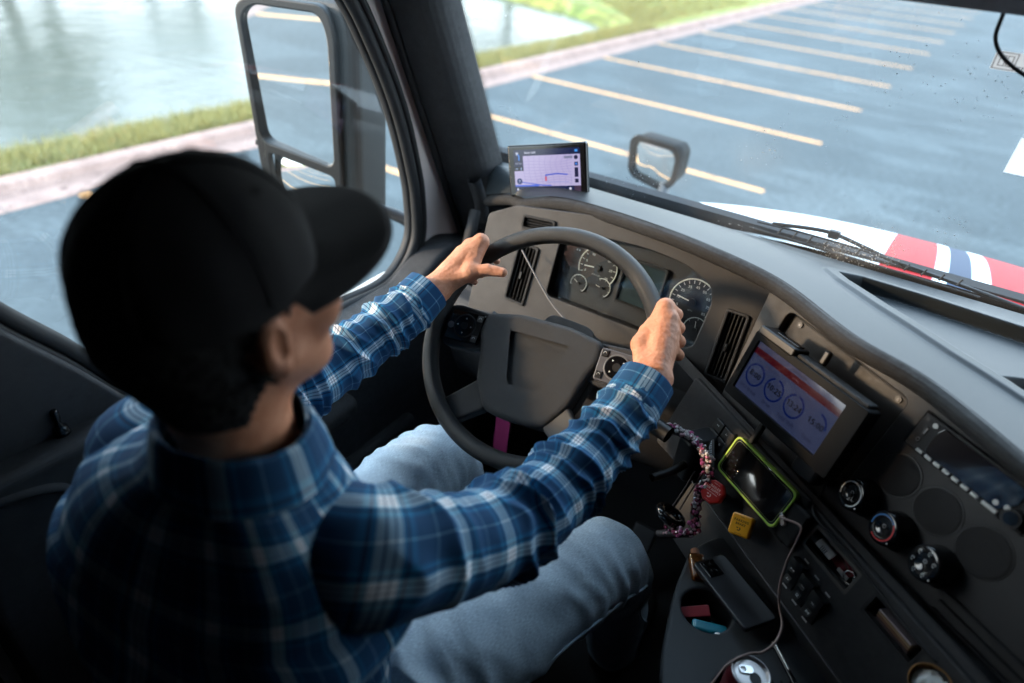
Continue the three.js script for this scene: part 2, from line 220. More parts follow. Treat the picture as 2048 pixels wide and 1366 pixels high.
{
  const door = part('door', truck, 'driver door with large window, pale painted frame and black inner trim');
  mesh('frame', doorGeo(-.640, -.625), M.paint, door); mesh('outer_panel', span(-.70, -.65, 1.0, 1.96, -.60, .80, .01), M.white, door);
  // rubber seal round the glass, on the inside
  const loop = grow(winLine, .007).map(([z, y]) => [-.618, y, z]);
  mesh('window_seal', tube(loop, .0145, 220, 10, true), M.rubber, door);
  mesh('outer_seal', tube(grow(winLine, .008).map(([z, y]) => [-.642, y, z]), .0165, 220, 10, true), M.rubber, door);
  mesh('window_channel', tube(grow(winLine, .027).map(([z, y]) => [-.612, y, z]), .0095, 220, 8, true), M.rubber, door);
  const gs = rounded(grow(winLine, .010), .05), gg = new THREE.ShapeGeometry(gs, 10).applyMatrix4(new THREE.Matrix4().makeBasis(V(0, 0, 1), V(0, 1, 0), V(-1, 0, 0))).translate(-.634, 0, 0);
  const glassMat = std(.93, .97, .97, 0, { transmission: 1, thickness: 0, ior: 1.5 }); M.glass = glassMat;
  mesh('window', metric(gg), glassMat, door);
  const ct = rounded([[.30, 1.98], [.80, 1.98], [.80, 2.84], [.675, 2.84], [.675, 2.435], [.592, 2.275], [.517, 2.165], [.445, 2.045], [.36, 1.99]], .02); mesh('corner_trim', metric(new THREE.ExtrudeGeometry(ct, { depth: .025, bevelEnabled: true, bevelSize: .010, bevelThickness: .010, bevelOffset: -.010, bevelSegments: 4 }).applyMatrix4(new THREE.Matrix4().makeBasis(V(0, 0, 1), V(0, 1, 0), V(-1, 0, 0))).translate(-.588, 0, 0)), M.trim, door);
  // inner trim: sill, upper panel that rises to a point under the pillar, armrest, pull
  const t = rounded([[-.62, 1.25], [.78, 1.25], [.78, 2.075], [.3, 2.05], [-.08, 1.985], [-.27, 1.985], [-.385, 2.045], [-.47, 2.06], [-.56, 2.03], [-.62, 2.02]], .025);
  const tg = new THREE.ExtrudeGeometry(t, { depth: .055, bevelEnabled: true, bevelSize: .018, bevelThickness: .018, bevelOffset: -.018, bevelSegments: 5 }).applyMatrix4(new THREE.Matrix4().makeBasis(V(0, 0, 1), V(0, 1, 0), V(-1, 0, 0))).translate(-.548, 0, 0);
  mesh('inner_trim', metric(tg), M.trim, door);
  mesh('armrest', rbox(.09, .07, .62, .03, -.515, 1.80, .30), M.dark, door);
  mesh('map_pocket', rbox(.05, .24, .7, .02, -.525, 1.48, .1), M.dark, door);
  mesh('pull_handle', tube([[-.53, 1.93, .42], [-.49, 1.945, .38], [-.475, 1.95, .25], [-.49, 1.945, .12], [-.53, 1.93, .08]], .013), M.dark, door);
  const lk = new THREE.LatheGeometry([[0, .050], [.004, .050], [.0065, .046], [.0065, .030], [.0055, .028], [.0055, .018], [.011, .014], [.013, .006], [.014, 0]].map(([a, b]) => new THREE.Vector2(a, b)), 24).translate(-.575, 2.066, .575);
  mesh('lock_knob', lk, M.blackGloss, door);
  mesh('trim_ridge', tube([[-.545, 2.055, .80], [-.535, 2.035, .70], [-.53, 2.0, .62], [-.532, 1.94, .60]], .010), M.trim, door);
}
{ // the door on the far side, closed the same way
  const door = part('passenger_door', truck, 'far door of the cab');
  mesh('frame', doorGeo(-.640, -.625).scale(-1, 1, 1).translate(1.23, 0, 0), M.paint, door);
  mesh('inner_trim', span(1.73, 1.80, 1.25, 2.02, -.6, .78, .02), M.trim, door);
  mesh('window', span(1.868, 1.872, 2.0, 2.72, -.36, .70), M.glass, door); mesh('curtain', grid((u, v) => V(1.815 + .014 * Math.sin(u * 70), lerp(1.98, 2.79, v), lerp(-.40, .78, u)), 160, 4), std(.02, .02, .024, .95), door);
}
{ // A-pillar trim
  const zL = y => -.284 - (2.67 - y) * .46, zR = y => -.405 - (2.67 - y) * .50;
  const prof = y => { const L = V(-.60, y, zL(y) + .018), R = V(-.505, y, zR(y) - .012); const pts = [V(-.66, y, zL(y) - .03), V(-.61, y, zL(y) - .012), V(-.59, y, zL(y) + .004), V(-.575, y, zL(y) - .004)];
    for (let k = 0; k <= 8; k++) { const t = k / 8, b = Math.sin(Math.PI * (t * .86 + .07)); pts.push(V(lerp(-.565, -.498, t) + .030 * b, y, lerp(zL(y) - .016, zR(y), t) + .026 * b)); }
    pts.push(V(-.505, y, zR(y) - .014), V(-.56, y, zR(y) - .05)); return pts; };
  const fn = (y0, y1) => grid((u, v) => { const y = lerp(y0, y1, v), P = prof(y), i = u * (P.length - 1), a = Math.min(P.length - 2, Math.floor(i)); const p = P[a].clone().lerp(P[a + 1], i - a); p.uv = [u * .3, y]; return p; }, 56, 24);
  const pil = part('pillar', truck, 'padded dark grey windshield pillar between side window and windshield');
  mesh('pillar_trim', fn(1.95, 3.0), M.trim, pil);
  mesh('door_seal', tube([2.95, 2.67, 2.4, 2.2, 2.0].map(y => [-.602, y, zL(y) + .004]), .010, 60), M.rubber, pil);
  mesh('handle_cover', tube([[-.513, 2.235, -.505], [-.507, 2.17, -.53], [-.505, 2.11, -.545]], .019, 20, 12), M.trim, pil);
  mesh('grab_handle', tube([[-.50, 2.15, -.50], [-.49, 2.11, -.47], [-.492, 2.02, -.44], [-.50, 1.93, -.42], [-.51, 1.86, -.44]], .0155, 40, 14), M.trim, pil);
  mesh('right_pillar', fn(1.95, 3.0).scale(-1, 1, 1).translate(1.23, 0, 0), M.trim, pil);
  mesh('footwell_side', span(-.62, -.52, 1.2, 2.06, -.78, -.57, .03), M.dark, pil);
}
{ // windshield: glass, dust, printed border of dots
  const ws = part('windshield', truck, 'dusty windshield with a border of black dots');
  const q = (x0, x1, y0, y1, o, nu = 1, nv = 1) => grid((u, v) => { const y = lerp(y0, y1, v); return V(lerp(x0, x1, u), y - o * .44, zW(y) + o * .9); }, nu, nv, false, x1 - x0, y1 - y0);
  mesh('pane', q(-.56, 1.79, 2.2, 2.86, 0), M.glass, ws);
  const dustTex = dataTex(1024, (u, v) => { const cl = smooth(-.05, .45, tnoise(u, v, 5, 2) + .5 * tnoise(u, v * .5, 11, 6)), sp = tnoise(u, v, 230, 3) > .47 - .12 * cl ? 190 : 0, st = smooth(.25, .5, tnoise(u * .6 + v * .1, v * .12, 60, 4)) * 26 * cl; const a = 12 + 24 * cl + st + sp * (.3 + .7 * cl); return [a, a, a]; });
  const dust = std(.80, .84, .88, 1, { transparent: true, alphaMap: dustTex }); mesh('dust', q(-.56, 1.79, 2.2, 2.86, .0015).rotateX(0), dust, ws);
  const band = (a, b, w) => { const d = b.clone().sub(a).normalize(), n = V(0, .898, .44).cross(d).normalize(); return grid((u, v) => a.clone().lerp(b, u).addScaledVector(n, (v) * w).add(V(0, -.0018, .0036)), 1, 1); };
  mesh('border', merge([band(V(-.56, 2.2, zW(2.2)), V(1.79, 2.2, zW(2.2)), -.050), band(V(-.515, 2.2, zW(2.2)), V(-.515, 2.86, zW(2.86)), .012)]), M.black, ws);
  const dots = [], m = new THREE.Matrix4(), e1 = V(1, 0, 0), e2 = V(0, .898, .44), e3 = e1.clone().cross(e2);
  const add = (x, y, r) => { const s = m.clone().makeBasis(e1.clone().multiplyScalar(r), e2.clone().multiplyScalar(r), e3).setPosition(x, y, zW(y) + .0036); dots.push(s); };
  for (let k = 0; k < 5; k++) { const r = .0022 - k * .00036, st = .0052; for (let i = 0; i < 130; i++) add(-.5 + k * .0042, 2.215 + (i + (k % 2) * .5) * st, r); for (let i = 0; i < 450; i++) add(-.50 + (i + (k % 2) * .5) * st, 2.258 + k * .0040, r); }
  const im = new THREE.InstancedMesh(new THREE.CircleGeometry(1, 8), M.black, dots.length); dots.forEach((d, i) => im.setMatrixAt(i, d)); im.name = 'border_dots'; im.userData = { kind: 'stuff' }; ws.add(im);
}
{ // hood: crowned, falling away forward, striped along its middle
  const cx = .62, W = 1.02;
  const hy = (x, z) => { const t = (-z - .66) / 1.94, c = Math.abs(x - cx) / W; return 2.235 - .10 * t - .86 * Math.pow(Math.max(0, t - .02), 1.9) - .12 * Math.pow(c, 2.3) * (1 + .5 * t) - .9 * Math.pow(Math.max(0, c - .93), 1.5) * 4; };
  const tex = canvas(1024, 8, (g, w, h) => { g.fillStyle = '#e9eae8'; g.fillRect(0, 0, w, h); const s = (a, b, c) => { g.fillStyle = c; g.fillRect((a - cx + W * 1.05) / (2.1 * W) * w, 0, (b - a) / (2.1 * W) * w, h); }; s(.465, .573, '#b3121d'); s(.603, .65, '#16324f'); s(.69, .80, '#b3121d'); }, { rough: .3 }); tex.specularIntensity = .4; tex.roughness = .55;
  const hd = part('hood', truck, 'white hood with red, white and blue stripes along its middle');
  mesh('shell', grid((u, v) => { const z = lerp(-.72, -2.6, v), k = lerp(1, .86, v), x = cx + (u - .5) * 2.1 * W * k; const p = V(x, Math.max(.9, hy(cx + (u - .5) * 2.1 * W, z)), z); p.uv = [u, v]; return p; }, 120, 40), tex, hd);
  const side = s => grid((u, v) => { const z = lerp(-.66, -2.6, u), k = lerp(1, .86, u); const x = cx + s * 1.05 * W * k; return V(x + s * .03 * Math.sin(v * 3), lerp(Math.max(.9, hy(cx + s * 1.05 * W, z)), .85, v), z); }, 20, 8);
  mesh('side_panel', side(-1), M.white, hd); mesh('side_panel', side(1), M.white, hd);
  mesh('cowl', span(-.5, 1.74, 2.05, 2.185, -.73, -.645, .01), M.black, hd);
  mesh('nose', span(-.2, 1.4, .8, 1.30, -2.62, -2.5, .05), M.silver, hd);
}
{ // wiper parked along the base of the glass
  const w = part('wiper', truck, 'black wiper lying along the base of the windshield'); const o = (x, up, out) => [x, 2.262 + up, zW(2.262 + up) - out];
  mesh('blade', tube([o(.186, .010, .010), o(.40, .007, .010), o(.66, .0, .010)], .0034, 30, 8), M.rubber, w);
  mesh('blade_spine', tube([o(.20, .028, .02), o(.32, .030, .026), o(.45, .027, .026), o(.655, .012, .018)], .0022, 40, 6), M.black, w);
  for (let k = 0; k < 12; k++) { const x = .25 + k * .033; mesh('bridge', tube([o(x, .013, .012), o(x + .006, .027, .024)], .002, 4, 5), M.black, w); }
  mesh('arm', tube([o(.232, .030, .030), o(.33, .046, .034), o(.36, .046, .036), o(.43, .032, .036), o(.49, .018, .036), o(.60, .006, .04), o(.75, -.02, .06)], .0046, 50, 8), M.black, w);
  mesh('knuckle', rbox(.024, .018, .016, .004, ...o(.362, .044, .036)), M.black, w);
}
{ // large mirror on the door
  const mir = part('door_mirror', truck, 'tall black door mirror with a flat glass above a small convex one'); const z0 = -.33;
  const F = frame([-.962, 2.36, z0], -12, -2);
  const hs = rounded([[-.155, -.36], [.115, -.36], [.15, .20], [.13, .275], [-.11, .275], [-.165, .24]], .05);
  const body = extrude(hs, .11, .03, 5); body.translate(0, 0, -.15); put(mesh('housing', body, std(.007, .011, .0125, .45, { bumpMap: grainTex, bumpScale: .0002 }), mir), F, .03, 0, 0);
  put(mesh('rim', extrude(hole(hole(rounded([[-.155, -.355], [.105, -.355], [.135, .20], [.115, .262], [-.105, .262], [-.158, .235]], .045), [[-.137, -.11], [.094, -.145], [.112, .19], [.095, .24], [-.10, .24], [-.14, .21]], .03), [[-.12, -.335], [.085, -.335], [.092, -.172], [-.122, -.140]], .02), .012, .005), std(.004, .005, .0055, .5), mir), F, 0, 0, -.008);
  const mm = std(.9, .93, .93, .015, { metal: 1 });
  put(mesh('flat_glass', new THREE.ShapeGeometry(rounded([[-.14, -.115], [.096, -.15], [.114, .19], [.097, .243], [-.10, .243], [-.143, .212]], .03), 8), mm, mir), F, 0, 0, -.002).rotateY(-.04).rotateX(.02);
  put(mesh('divider', rbox(.25, .016, .012, .004, -.02, -.143, .0), M.black, mir), F, 0, 0, 0, -.15);
  put(mesh('convex_glass', grid((u, v) => { const x = lerp(-.125, .098, u), y = lerp(-.345, -.135, v); return V(x, y, .016 - (x * x + (y + .24) * (y + .24)) * 1.1); }, 24, 24), mm, mir), F, 0, 0, -.010);
  mesh('arm', tube([[-.86, 2.62, -.44], [-.76, 2.58, -.46], [-.68, 2.52, -.44]], .018), M.black, mir); mesh('arm', tube([[-.86, 2.08, -.44], [-.76, 2.05, -.50], [-.68, 2.0, -.52]], .018), M.black, mir);
}
{ // mirror on the hood
  const hm = part('hood_mirror', truck, 'small convex mirror on an arm at the left of the hood'); const F = frame([-.435, 2.02, -1.62], 8, -6);
  const o = [[-.108, -.075], [.05, -.10], [.10, -.055], [.108, .055], [.085, .085], [-.09, .085], [-.112, .06]];
  const cap = extrude(rounded(o, .04), .03, .03, 5); put(mesh('housing', cap, std(.006, .009, .010, .6, { specularIntensity: .4 }), hm), F, 0, 0, -.07); put(mesh('rim', extrude(hole(rounded(o.map(([x, y]) => [x * 1.06, y * 1.08]), .045), o.map(([x, y]) => [x * .84, y * .82]), .034), .014, .005), std(.004, .005, .0055, .8, { specularIntensity: .3 }), hm), F, 0, 0, -.006);
  const sh = rounded(o.map(([x, y]) => [x * .88, y * .86]), .035), g = new THREE.ShapeGeometry(sh, 10);
  put(mesh('glass', grid((u, v) => { const a = u * 6.283, r = v, p = sh.getPoint(u % 1); return V(p.x * r, p.y * r,   .010 - .007 * r * r); }, 60, 10, true), std(.9, .93, .93, .02, { metal: 1 }), hm), F, 0, 0, -.004);
  mesh('arm', tube([F.at(.03, -.06, -.06), V(-.36, 1.90, -1.58), V(-.27, 1.80, -1.45), V(-.16, 1.78, -1.30)], .024, 30, 10), std(.05, .055, .06, .3), hm);
}

// ---------- dashboard ----------
const A = frame([.05, 2.19, -.33], 0, 18), B = frame([.385, 2.283, -.265], 35, 20), C = frame([.385, 2.02, -.105], 38, 20);
const dash = thing('dashboard', 'dark grey wraparound dashboard with gauges, vents, radio, knobs and cup tray', 'dashboard');
const browPts = [[-.47, 2.20, -.50], [-.36, 2.25, -.445], [-.285, 2.278, -.385], [-.205, 2.303, -.382], [-.14, 2.314, -.376], [.05, 2.332, -.336], [.196, 2.336, -.302], [.325, 2.332, -.266], [.478, 2.327, -.160], [.586, 2.325, -.112], [.718, 2.322, -.002], [.86, 2.30, .10], [1.0, 2.29, .10], [1.15, 2.28, 0], [1.3, 2.27, -.12], [1.76, 2.26, -.15]];
const brow = curve(browPts);
const trayPoly = [[.405, -.455], [.45, -.487], [.566, -.503], [.75, -.51], [.92, -.50], [1.03, -.36], [.93, -.13], [.80, -.150], [.72, -.192], [.629, -.252], [.507, -.347], [.43, -.418]];
function sdPoly(P, x, y) { let d = 1e9, s = 1; for (let i = 0, j = P.length - 1; i < P.length; j = i++) { const ex = P[j][0] - P[i][0], ey = P[j][1] - P[i][1], wx = x - P[i][0], wy = y - P[i][1], t = Math.max(0, Math.min(1, (wx * ex + wy * ey) / (ex * ex + ey * ey))); d = Math.min(d, Math.hypot(wx - ex * t, wy - ey * t)); const c1 = y >= P[i][1], c2 = y < P[j][1], c3 = ex * wy > ey * wx; if ((c1 && c2 && c3) || (!c1 && !c2 && !c3)) s = -s; } return s * d; }
{
  const us = []; for (let i = 0; i <= 560; i++) us.push(i / 560);
  const topG = grid((u, v) => {
    const e = brow.getPoint(u), b = V(Math.max(-.53, Math.min(1.77, lerp(-.53, 1.77, smooth(0, 1, (e.x + .47) / 2.23) * .35 + .65 * (e.x + .47) / 2.23))), 2.262, -.606);
    const n = e.clone().sub(b).setY(0).normalize(); e.addScaledVector(n, -.014);
    const p = b.clone().lerp(e, v); p.y += .012 * Math.sin(Math.PI * v) * smooth(.0, .3, v);
    const sd = sdPoly(trayPoly, p.x, p.z); // negative inside the storage well
    p.y += .005 * smooth(.030, .018, sd) * (1 - smooth(-.001, -.006, sd)) - .024 * smooth(-.003, -.012, sd);
    if (sd < -.012) { const sd2 = Math.hypot(p.x - .86, (p.z + .17) * 1.15) - .20; p.y -= .018 * smooth(.006, -.004, sd2); }
    p.uv = [p.x, p.z]; return p;
  }, 1100, 190);
  mesh('dash_top', topG, M.dashTop, dash);
  const lipG = grid((u, v) => { const e = brow.getPoint(u), t = brow.getTangent(u).setY(0).normalize(), n = V(-t.z, 0, t.x); const k = [[-.015, .0], [-.008, -.0008], [-.001, -.004], [.003, -.009], [.0045, -.015], [.003, -.022], [-.002, -.027], [-.012, -.030], [-.05, -.032]]; const i = v * 8, a = Math.min(7, Math.floor(i)), f = i - a; const p = e.addScaledVector(n, lerp(k[a][0], k[a + 1][0], f)).add(V(0, lerp(k[a][1], k[a + 1][1], f), 0)); p.uv = [u * 3, v * .09]; return p; }, 260, 24);
  mesh('brow_pad', lipG, M.lip, dash);
}
{ // instrument face with openings for cluster and vents
  const s = rounded([[-.40, -.19], [.215, -.19], [.247, -.165], [.265, .095], [.15, .125], [0, .13], [-.14, .118], [-.33, .088], [-.40, .05]], .01);
  const cl = [[-.20, .04], [-.19, .06], [-.10, .078, .04], [.0, .085, .06], [.09, .078, .05], [.15, .055, .04], [.162, .02], [.155, -.078], [.14, -.088], [-.19, -.088], [-.20, -.08]];
  hole(s, cl, .012); hole(s, [[-.302, -.132], [-.252, -.128], [-.248, .008], [-.296, .008]], .006); hole(s, [[.196, -.124], [.238, -.124], [.243, .020], [.20, .020]], .006); hole(s, [[-.305, .043], [-.222, .051], [-.222, .078], [-.302, .070]], .006);
  put(mesh('instrument_face', extrude(s, .012, .003), M.panel, dash), A, 0, 0, -.012);
  put(mesh('cluster_wall', (() => { const P = rounded(cl, .012).getPoints(10); return metric(grid((u, v) => { const p = P[Math.min(P.length - 1, Math.round(u * (P.length - 1)))]; return V(p.x, p.y, lerp(0, -.034, v)); }, P.length - 1, 1)); })(), M.dark, dash), A);
  const c = part('instrument_cluster', dash, 'instrument cluster with dials and dark display'); put(c, A, 0, 0, -.034);
  mesh('dial_plate', extrude(rounded(cl.map(([x, y]) => [x * 1.0, y]), .012), .004, 0), std(.028, .029, .032, .5), c);
  const faceMat = std(.020, .021, .024, .45), arcMat = std(.62, .64, .60, .5);
  const dial = (x, y, R, a0, a1, needle, nums, blue) => {
    const f = mesh('dial', disc(R, .003).translate(x, y, .0055), faceMat, c);
    mesh('dial_ring', new THREE.TorusGeometry(R * .985, R * .022 + .0004, 6, 60, rad(a0 - a1)).rotateZ(rad(a1)).translate(x, y, .0075), arcMat, c);
    const tk = []; for (let i = 0; i <= nums; i++) { const a = rad(lerp(a0, a1, i / nums)); tk.push(box(R * .13, R * .028, .0006).rotateZ(a).translate(x + Math.cos(a) * R * .86, y + Math.sin(a) * R * .86, .0076)); }
    mesh('scale_marks', merge(tk), M.lightprint, c);
    const a = rad(needle); mesh('needle', merge([box(R * .66, R * .04, .0015).translate(R * .36, 0, 0).rotateZ(a).translate(x, y, .0095)]), std(.75, .72, .66, .5), c);
    mesh('needle_hub', disc(R * .16, .005).translate(x, y, .0095), M.black, c);
    if (R > .03) { const t = canvas(256, 256, (g) => { g.clearRect(0, 0, 256, 256); g.fillStyle = '#15161a'; g.fillRect(0, 0, 256, 256); g.fillStyle = '#b9bab6'; g.font = 'bold 21px sans-serif'; g.textAlign = 'center'; const L = blue ? ['5', '15', '25', '35', '45', '55', '65', '75', '85'] : ['0', '5', '10', '15', '20', '25', '30']; L.forEach((s, i) => { const a = rad(lerp(a0, a1, i / (L.length - 1))); g.fillText(s, 128 + Math.cos(a) * 88, 135 - Math.sin(a) * 88); }); g.font = '13px sans-serif'; g.fillText(blue ? 'MPH' : 'RPM x100', 128, 180); }); mesh('numerals', new THREE.CircleGeometry(R * .97, 40).translate(x, y, .0072), t, c); }
  };
  dial(-.107, .006, .047, 205, -35, 186, 12, false); dial(.119, .003, .050, 205, -30, 172, 16, true);
  dial(-.142, -.042, .020, 200, -50, 150, 4); dial(-.085, -.034, .021, 120, -60, 170, 4); dial(.142, -.050, .026, 190, -10, 100, 4);
  mesh('display_frame', extrude(hole(rounded(rect(-.050, .052, -.052, .052), .006), rect(-.044, .046, -.046, .046), .003), .006, .0015), std(.02, .02, .022, .4), c).position.z = .004;
  mesh('display_screen', sheet(.090, .092).translate(.001, 0, .0065), std(.03, .045, .05, .12), c);
  for (const x of [-.168, -.162]) mesh('warning_mark', box(.003, .003, .0006, x, .03, .0046), M.lightprint, c);
  const lens = extrude(rounded(cl.map(([x, y]) => [x * .995, y * .99]), .012), .001, 0); put(mesh('cluster_lens', lens, std(.95, .97, .97, .03, { transmission: 1, thickness: 0 }), dash), A, 0, 0, -.009);
}
function vent(F, cx, cy, w, h, n, spin, rim, along) { // slatted air vent
  const v = part('vent', dash); put(v, F, cx, cy, 0, spin);
  mesh('vent_frame', extrude(hole(rounded(rect(-w / 2 - .004, w / 2 + .004, -h / 2 - .004, h / 2 + .004), .007), rect(-w / 2 + .002, w / 2 - .002, -h / 2 + .002, h / 2 - .002), .004), .006, .002), rim, v);
  mesh('vent_back', box(w, h, .004, 0, 0, -.045), M.black, v); mesh('vent_wall', merge([box(.002, h, .045, -w / 2 - .001, 0, -.022), box(.002, h, .045, w / 2 + .001, 0, -.022), box(w, .002, .045, 0, h / 2 + .001, -.022), box(w, .002, .045, 0, -h / 2 - .001, -.022)]), M.black, v);
  for (let k = 0; k < n; k++) { const t = (k + .5) / n - .5; along ? mesh('slat', rbox(.0018, h * .97, .016, .0007).rotateY(.5).translate(t * w, 0, -.005), M.dark, v) : mesh('slat', rbox(w * .97, .0018, .014, .0007).rotateX(-.5).translate(0, t * h, -.005), M.dark, v); }
  if (along) mesh('slider', rbox(.006, .018, .008, .002, 0, -.004, .003), M.black, v);
}
vent(A, -.275, -.061, .048, .135, 5, -.03, M.dark, true); vent(A, .2195, -.052, .040, .140, 5, .0, M.trim, true); vent(A, -.263, .0605, .078, .025, 4, .09, M.dark, false);
{ // lower bolster under the cluster, and the steering column cowl
  const lo = grid((u, v) => { const x = lerp(-.42, .31, u), k = [[2.035, -.297], [2.028, -.285], [2.02, -.255], [2.0, -.235], [1.97, -.23], [1.88, -.25], [1.76, -.30], [1.70, -.36]], i = v * 7, a = Math.min(6, Math.floor(i)), f = i - a; const p = V(x, lerp(k[a][0], k[a + 1][0], f), lerp(k[a][1], k[a + 1][1], f) - .03 * smooth(.15, .4, Math.abs(x + .02))); p.uv = [x, p.y]; return p; }, 40, 28);
  mesh('lower_bolster', lo, M.dash, dash);
  mesh('bolster_seam', tube([[.15, 2.032, -.29], [.152, 2.017, -.245], [.152, 1.98, -.228]], .0012, 12, 6), M.black, dash);
  const col = part('steering_column', dash); const F = frame([-.003, 2.10, -.12], 0, 44.5);
  put(mesh('column_cowl', grid((u, v) => { const a = u * 6.283, zz = lerp(.045, -.26, v), k = lerp(1, 1.35, v); const p = V(Math.sign(Math.cos(a)) * Math.pow(Math.abs(Math.cos(a)), .7) * .058 * k, Math.sign(Math.sin(a)) * Math.pow(Math.abs(Math.sin(a)), .7) * .05 * k, zz); p.uv = [u * .35, zz]; return p; }, 40, 12, true), M.dash, col), F, 0, .02, -.02);
  put(mesh('cowl_cap', extrude(rounded([[-.058,-.05],[.058,-.05],[.058,.05],[-.058,.05]],.03), .004, .002), M.dash, col), F, 0, .02, .021);
  mesh('stalk', tube([[-.06, 2.10, -.11], [-.13, 2.10, -.13], [-.19, 2.115, -.14]], .009), M.black, col);
  mesh('shift_stalk', tube([[.06, 2.09, -.10], [.14, 2.085, -.09], [.20, 2.08, -.075]], .010), M.black, col); mesh('stalk_grip', tube([[.195, 2.08, -.077], [.225, 2.077, -.068], [.262, 2.074, -.06]], .0165, 20, 12), M.black, col);
}
{ // centre panel: mounting recess, radio, knobs, round blanks
  const s = rounded([[-.045, -.245], [.40, -.245], [.62, -.235], [.62, .03], [.30, .018], [.10, .016], [-.085, .016]], .006);
  hole(s, rect(-.022, .247, -.185, -.004), .016); hole(s, rect(.278, .468, -.058, .0), .003);
  put(mesh('centre_panel', extrude(s, .012, .0025), M.panel, dash), B, 0, 0, -.012);
  put(mesh('panel_filler', box(.05, .24, .03), M.dark, dash), frame([.308, 2.15, -.318], 15, 19), 0, 0, -.012);
  const rc = part('mounting_plate', dash); put(rc, B, 0, 0, -.016);
  mesh('plate', rbox(.258, .17, .006, .003, .1125, -.0935, 0), M.panel, rc); mesh('plate_edge', extrude(hole(rounded(rect(-.024, .249, -.187, -.002), .016), rect(-.016, .241, -.179, -.010), .012), .004, .0008), M.dark, rc).position.z = -.002;
  for (const [x, y] of [[.004, -.017], [.226, -.017], [.226, -.17], [.004, -.17]]) { const k = mesh('screw', disc(.0052, .004).translate(x, y, .004), M.black, rc); mesh('screw_socket', disc(.0022, .0008).translate(x, y, .0063), M.grey, k); }
  const rd = part('radio', dash, 'slim radio with a dark display and a row of pale buttons'); put(rd, B, .373, -.029, 0);
  mesh('faceplate', rbox(.188, .057, .014, .003), M.dash, rd); const scr = canvas(512, 128, (g, w, h) => { const gr = g.createLinearGradient(0, 0, 0, h); g.fillStyle = '#0b0809'; g.fillRect(0, 0, w, h); g.fillStyle = '#3a0d10'; for (let i = 0; i < 5; i++) g.fillRect(40 + i * 26, 26, 14, 5); }, { rough: .08 });
  mesh('radio_display', extrude(rounded([[-.062, -.018], [-.055, -.021], [.055, -.021], [.07, .0], [.07, .024], [-.058, .024], [-.064, .012]], .004), .002, .0008), std(.012, .009, .010, .10, { clearcoat: 1, clearcoatRoughness: .05 }), rd).position.z = .0065;
  for (let k = 0; k < 7; k++) mesh('button', rbox(.0108, .0052, .004, .0012, -.067 + k * .0152, -.0245, .008), M.lightprint, rd); mesh('button', rbox(.022, .0052, .004, .0012, .047, -.0245, .008), M.lightprint, rd);
  for (const [x, y] of [[-.071, .019], [.049, -.0135], [.063, -.010]]) mesh('round_button', disc(.0038, .004).translate(x, y, .008), M.lightprint, rd);
  mesh('usb_port', rbox(.006, .013, .003, .0008, -.078, .004, .0068), M.black, rd); mesh('usb_tongue', box(.002, .010, .002, -.0775, .004, .0078), M.grey, rd); mesh('audio_jack', new THREE.TorusGeometry(.0027, .0009, 8, 20).translate(-.080, -.0125, .0072), M.grey, rd);
  for (const [x, y] of [[-.086, .0205], [-.089, -.015]]) mesh('key_hole', disc(.002, .001).translate(x, y, .0072), M.black, rd);
  const kn = mesh('volume_knob', disc(.012, .018).translate(.078, -.014, .014), M.black, rd); mesh('knob_cap', disc(.009, .002).translate(.078, -.014, .0235), M.blackGloss, kn);
  for (const [x, y, r] of [[.302, -.104, .0335], [.374, -.107, .0345], [.448, -.108, .036]]) { const bl = part('round_blank', dash); put(bl, B, x, y, .0027); mesh('blank_groove', new THREE.RingGeometry(r - .0012, r + .0012, 70).translate(0, 0, .0004), M.black, bl); mesh('blank_disc', new THREE.LatheGeometry([[0, .0006], [r * .7, .0008], [r - .004, .0016], [r - .0016, .0016], [r - .0012, .0002]].map(q => new THREE.Vector2(...q)), 60).rotateX(Math.PI / 2), M.panel, bl); mesh('blank_bevel', new THREE.TorusGeometry(r + .0016, .0007, 6, 70), M.panel, bl); }
  // climate knobs stand out towards the driver
  const knob = (x, y, kind) => {
    const g = part('climate_knob', dash, kind === 0 ? 'fan knob with a white ring' : kind === 1 ? 'temperature knob with a blue and red ring' : 'air direction knob with white symbols'); put(g, B, x, y, .001); g.rotateY(-.22);
    const L = new THREE.LatheGeometry([[0.001, 0], [.029, 0], [.030, .004], [.0275, .010], [.0265, .026], [.0255, .031], [.022, .0335], [.012, .0335], [.009, .031], [.001, .0305]].map(p => new THREE.Vector2(...p)), 48).rotateX(Math.PI / 2); mesh('knob_body', L, M.blackGloss, g);
    const ring = (a, b, m) => mesh('ring_mark', new THREE.RingGeometry(.0182, .0204, 50, 1, rad(a), rad(b - a)).translate(0, 0, .0338), m, g);
    if (kind === 0) ring(-75, 215, M.white); if (kind === 1) { ring(55, 200, std(.02, .16, .45, .5)); ring(-115, 52, std(.55, .02, .02, .5)); }
    if (kind === 2) for (let i = 0; i < 6; i++) { const a = rad(35 + i * 55), q = [Math.cos(a) * .0165, Math.sin(a) * .0165]; mesh('air_symbol', merge([new THREE.TorusGeometry(.0021, .0005, 5, 14, 4).translate(q[0], q[1], .0338), box(.003, .0008, .0005, q[0], q[1] - .003, .0338)]), M.white, g); }
    mesh('knob_dot', disc(.0012, .0006).translate(.0205, -.012, .0285 + .004), M.white, g);
    mesh('cap_mark', new THREE.TorusGeometry(.0024, .0006, 6, 20, kind ? 6.28 : 4.4).translate(0, .003, .032), M.lightprint, g);
  };
  knob(.286, -.166, 0); knob(.352, -.170, 1); knob(.422, -.166, 2);
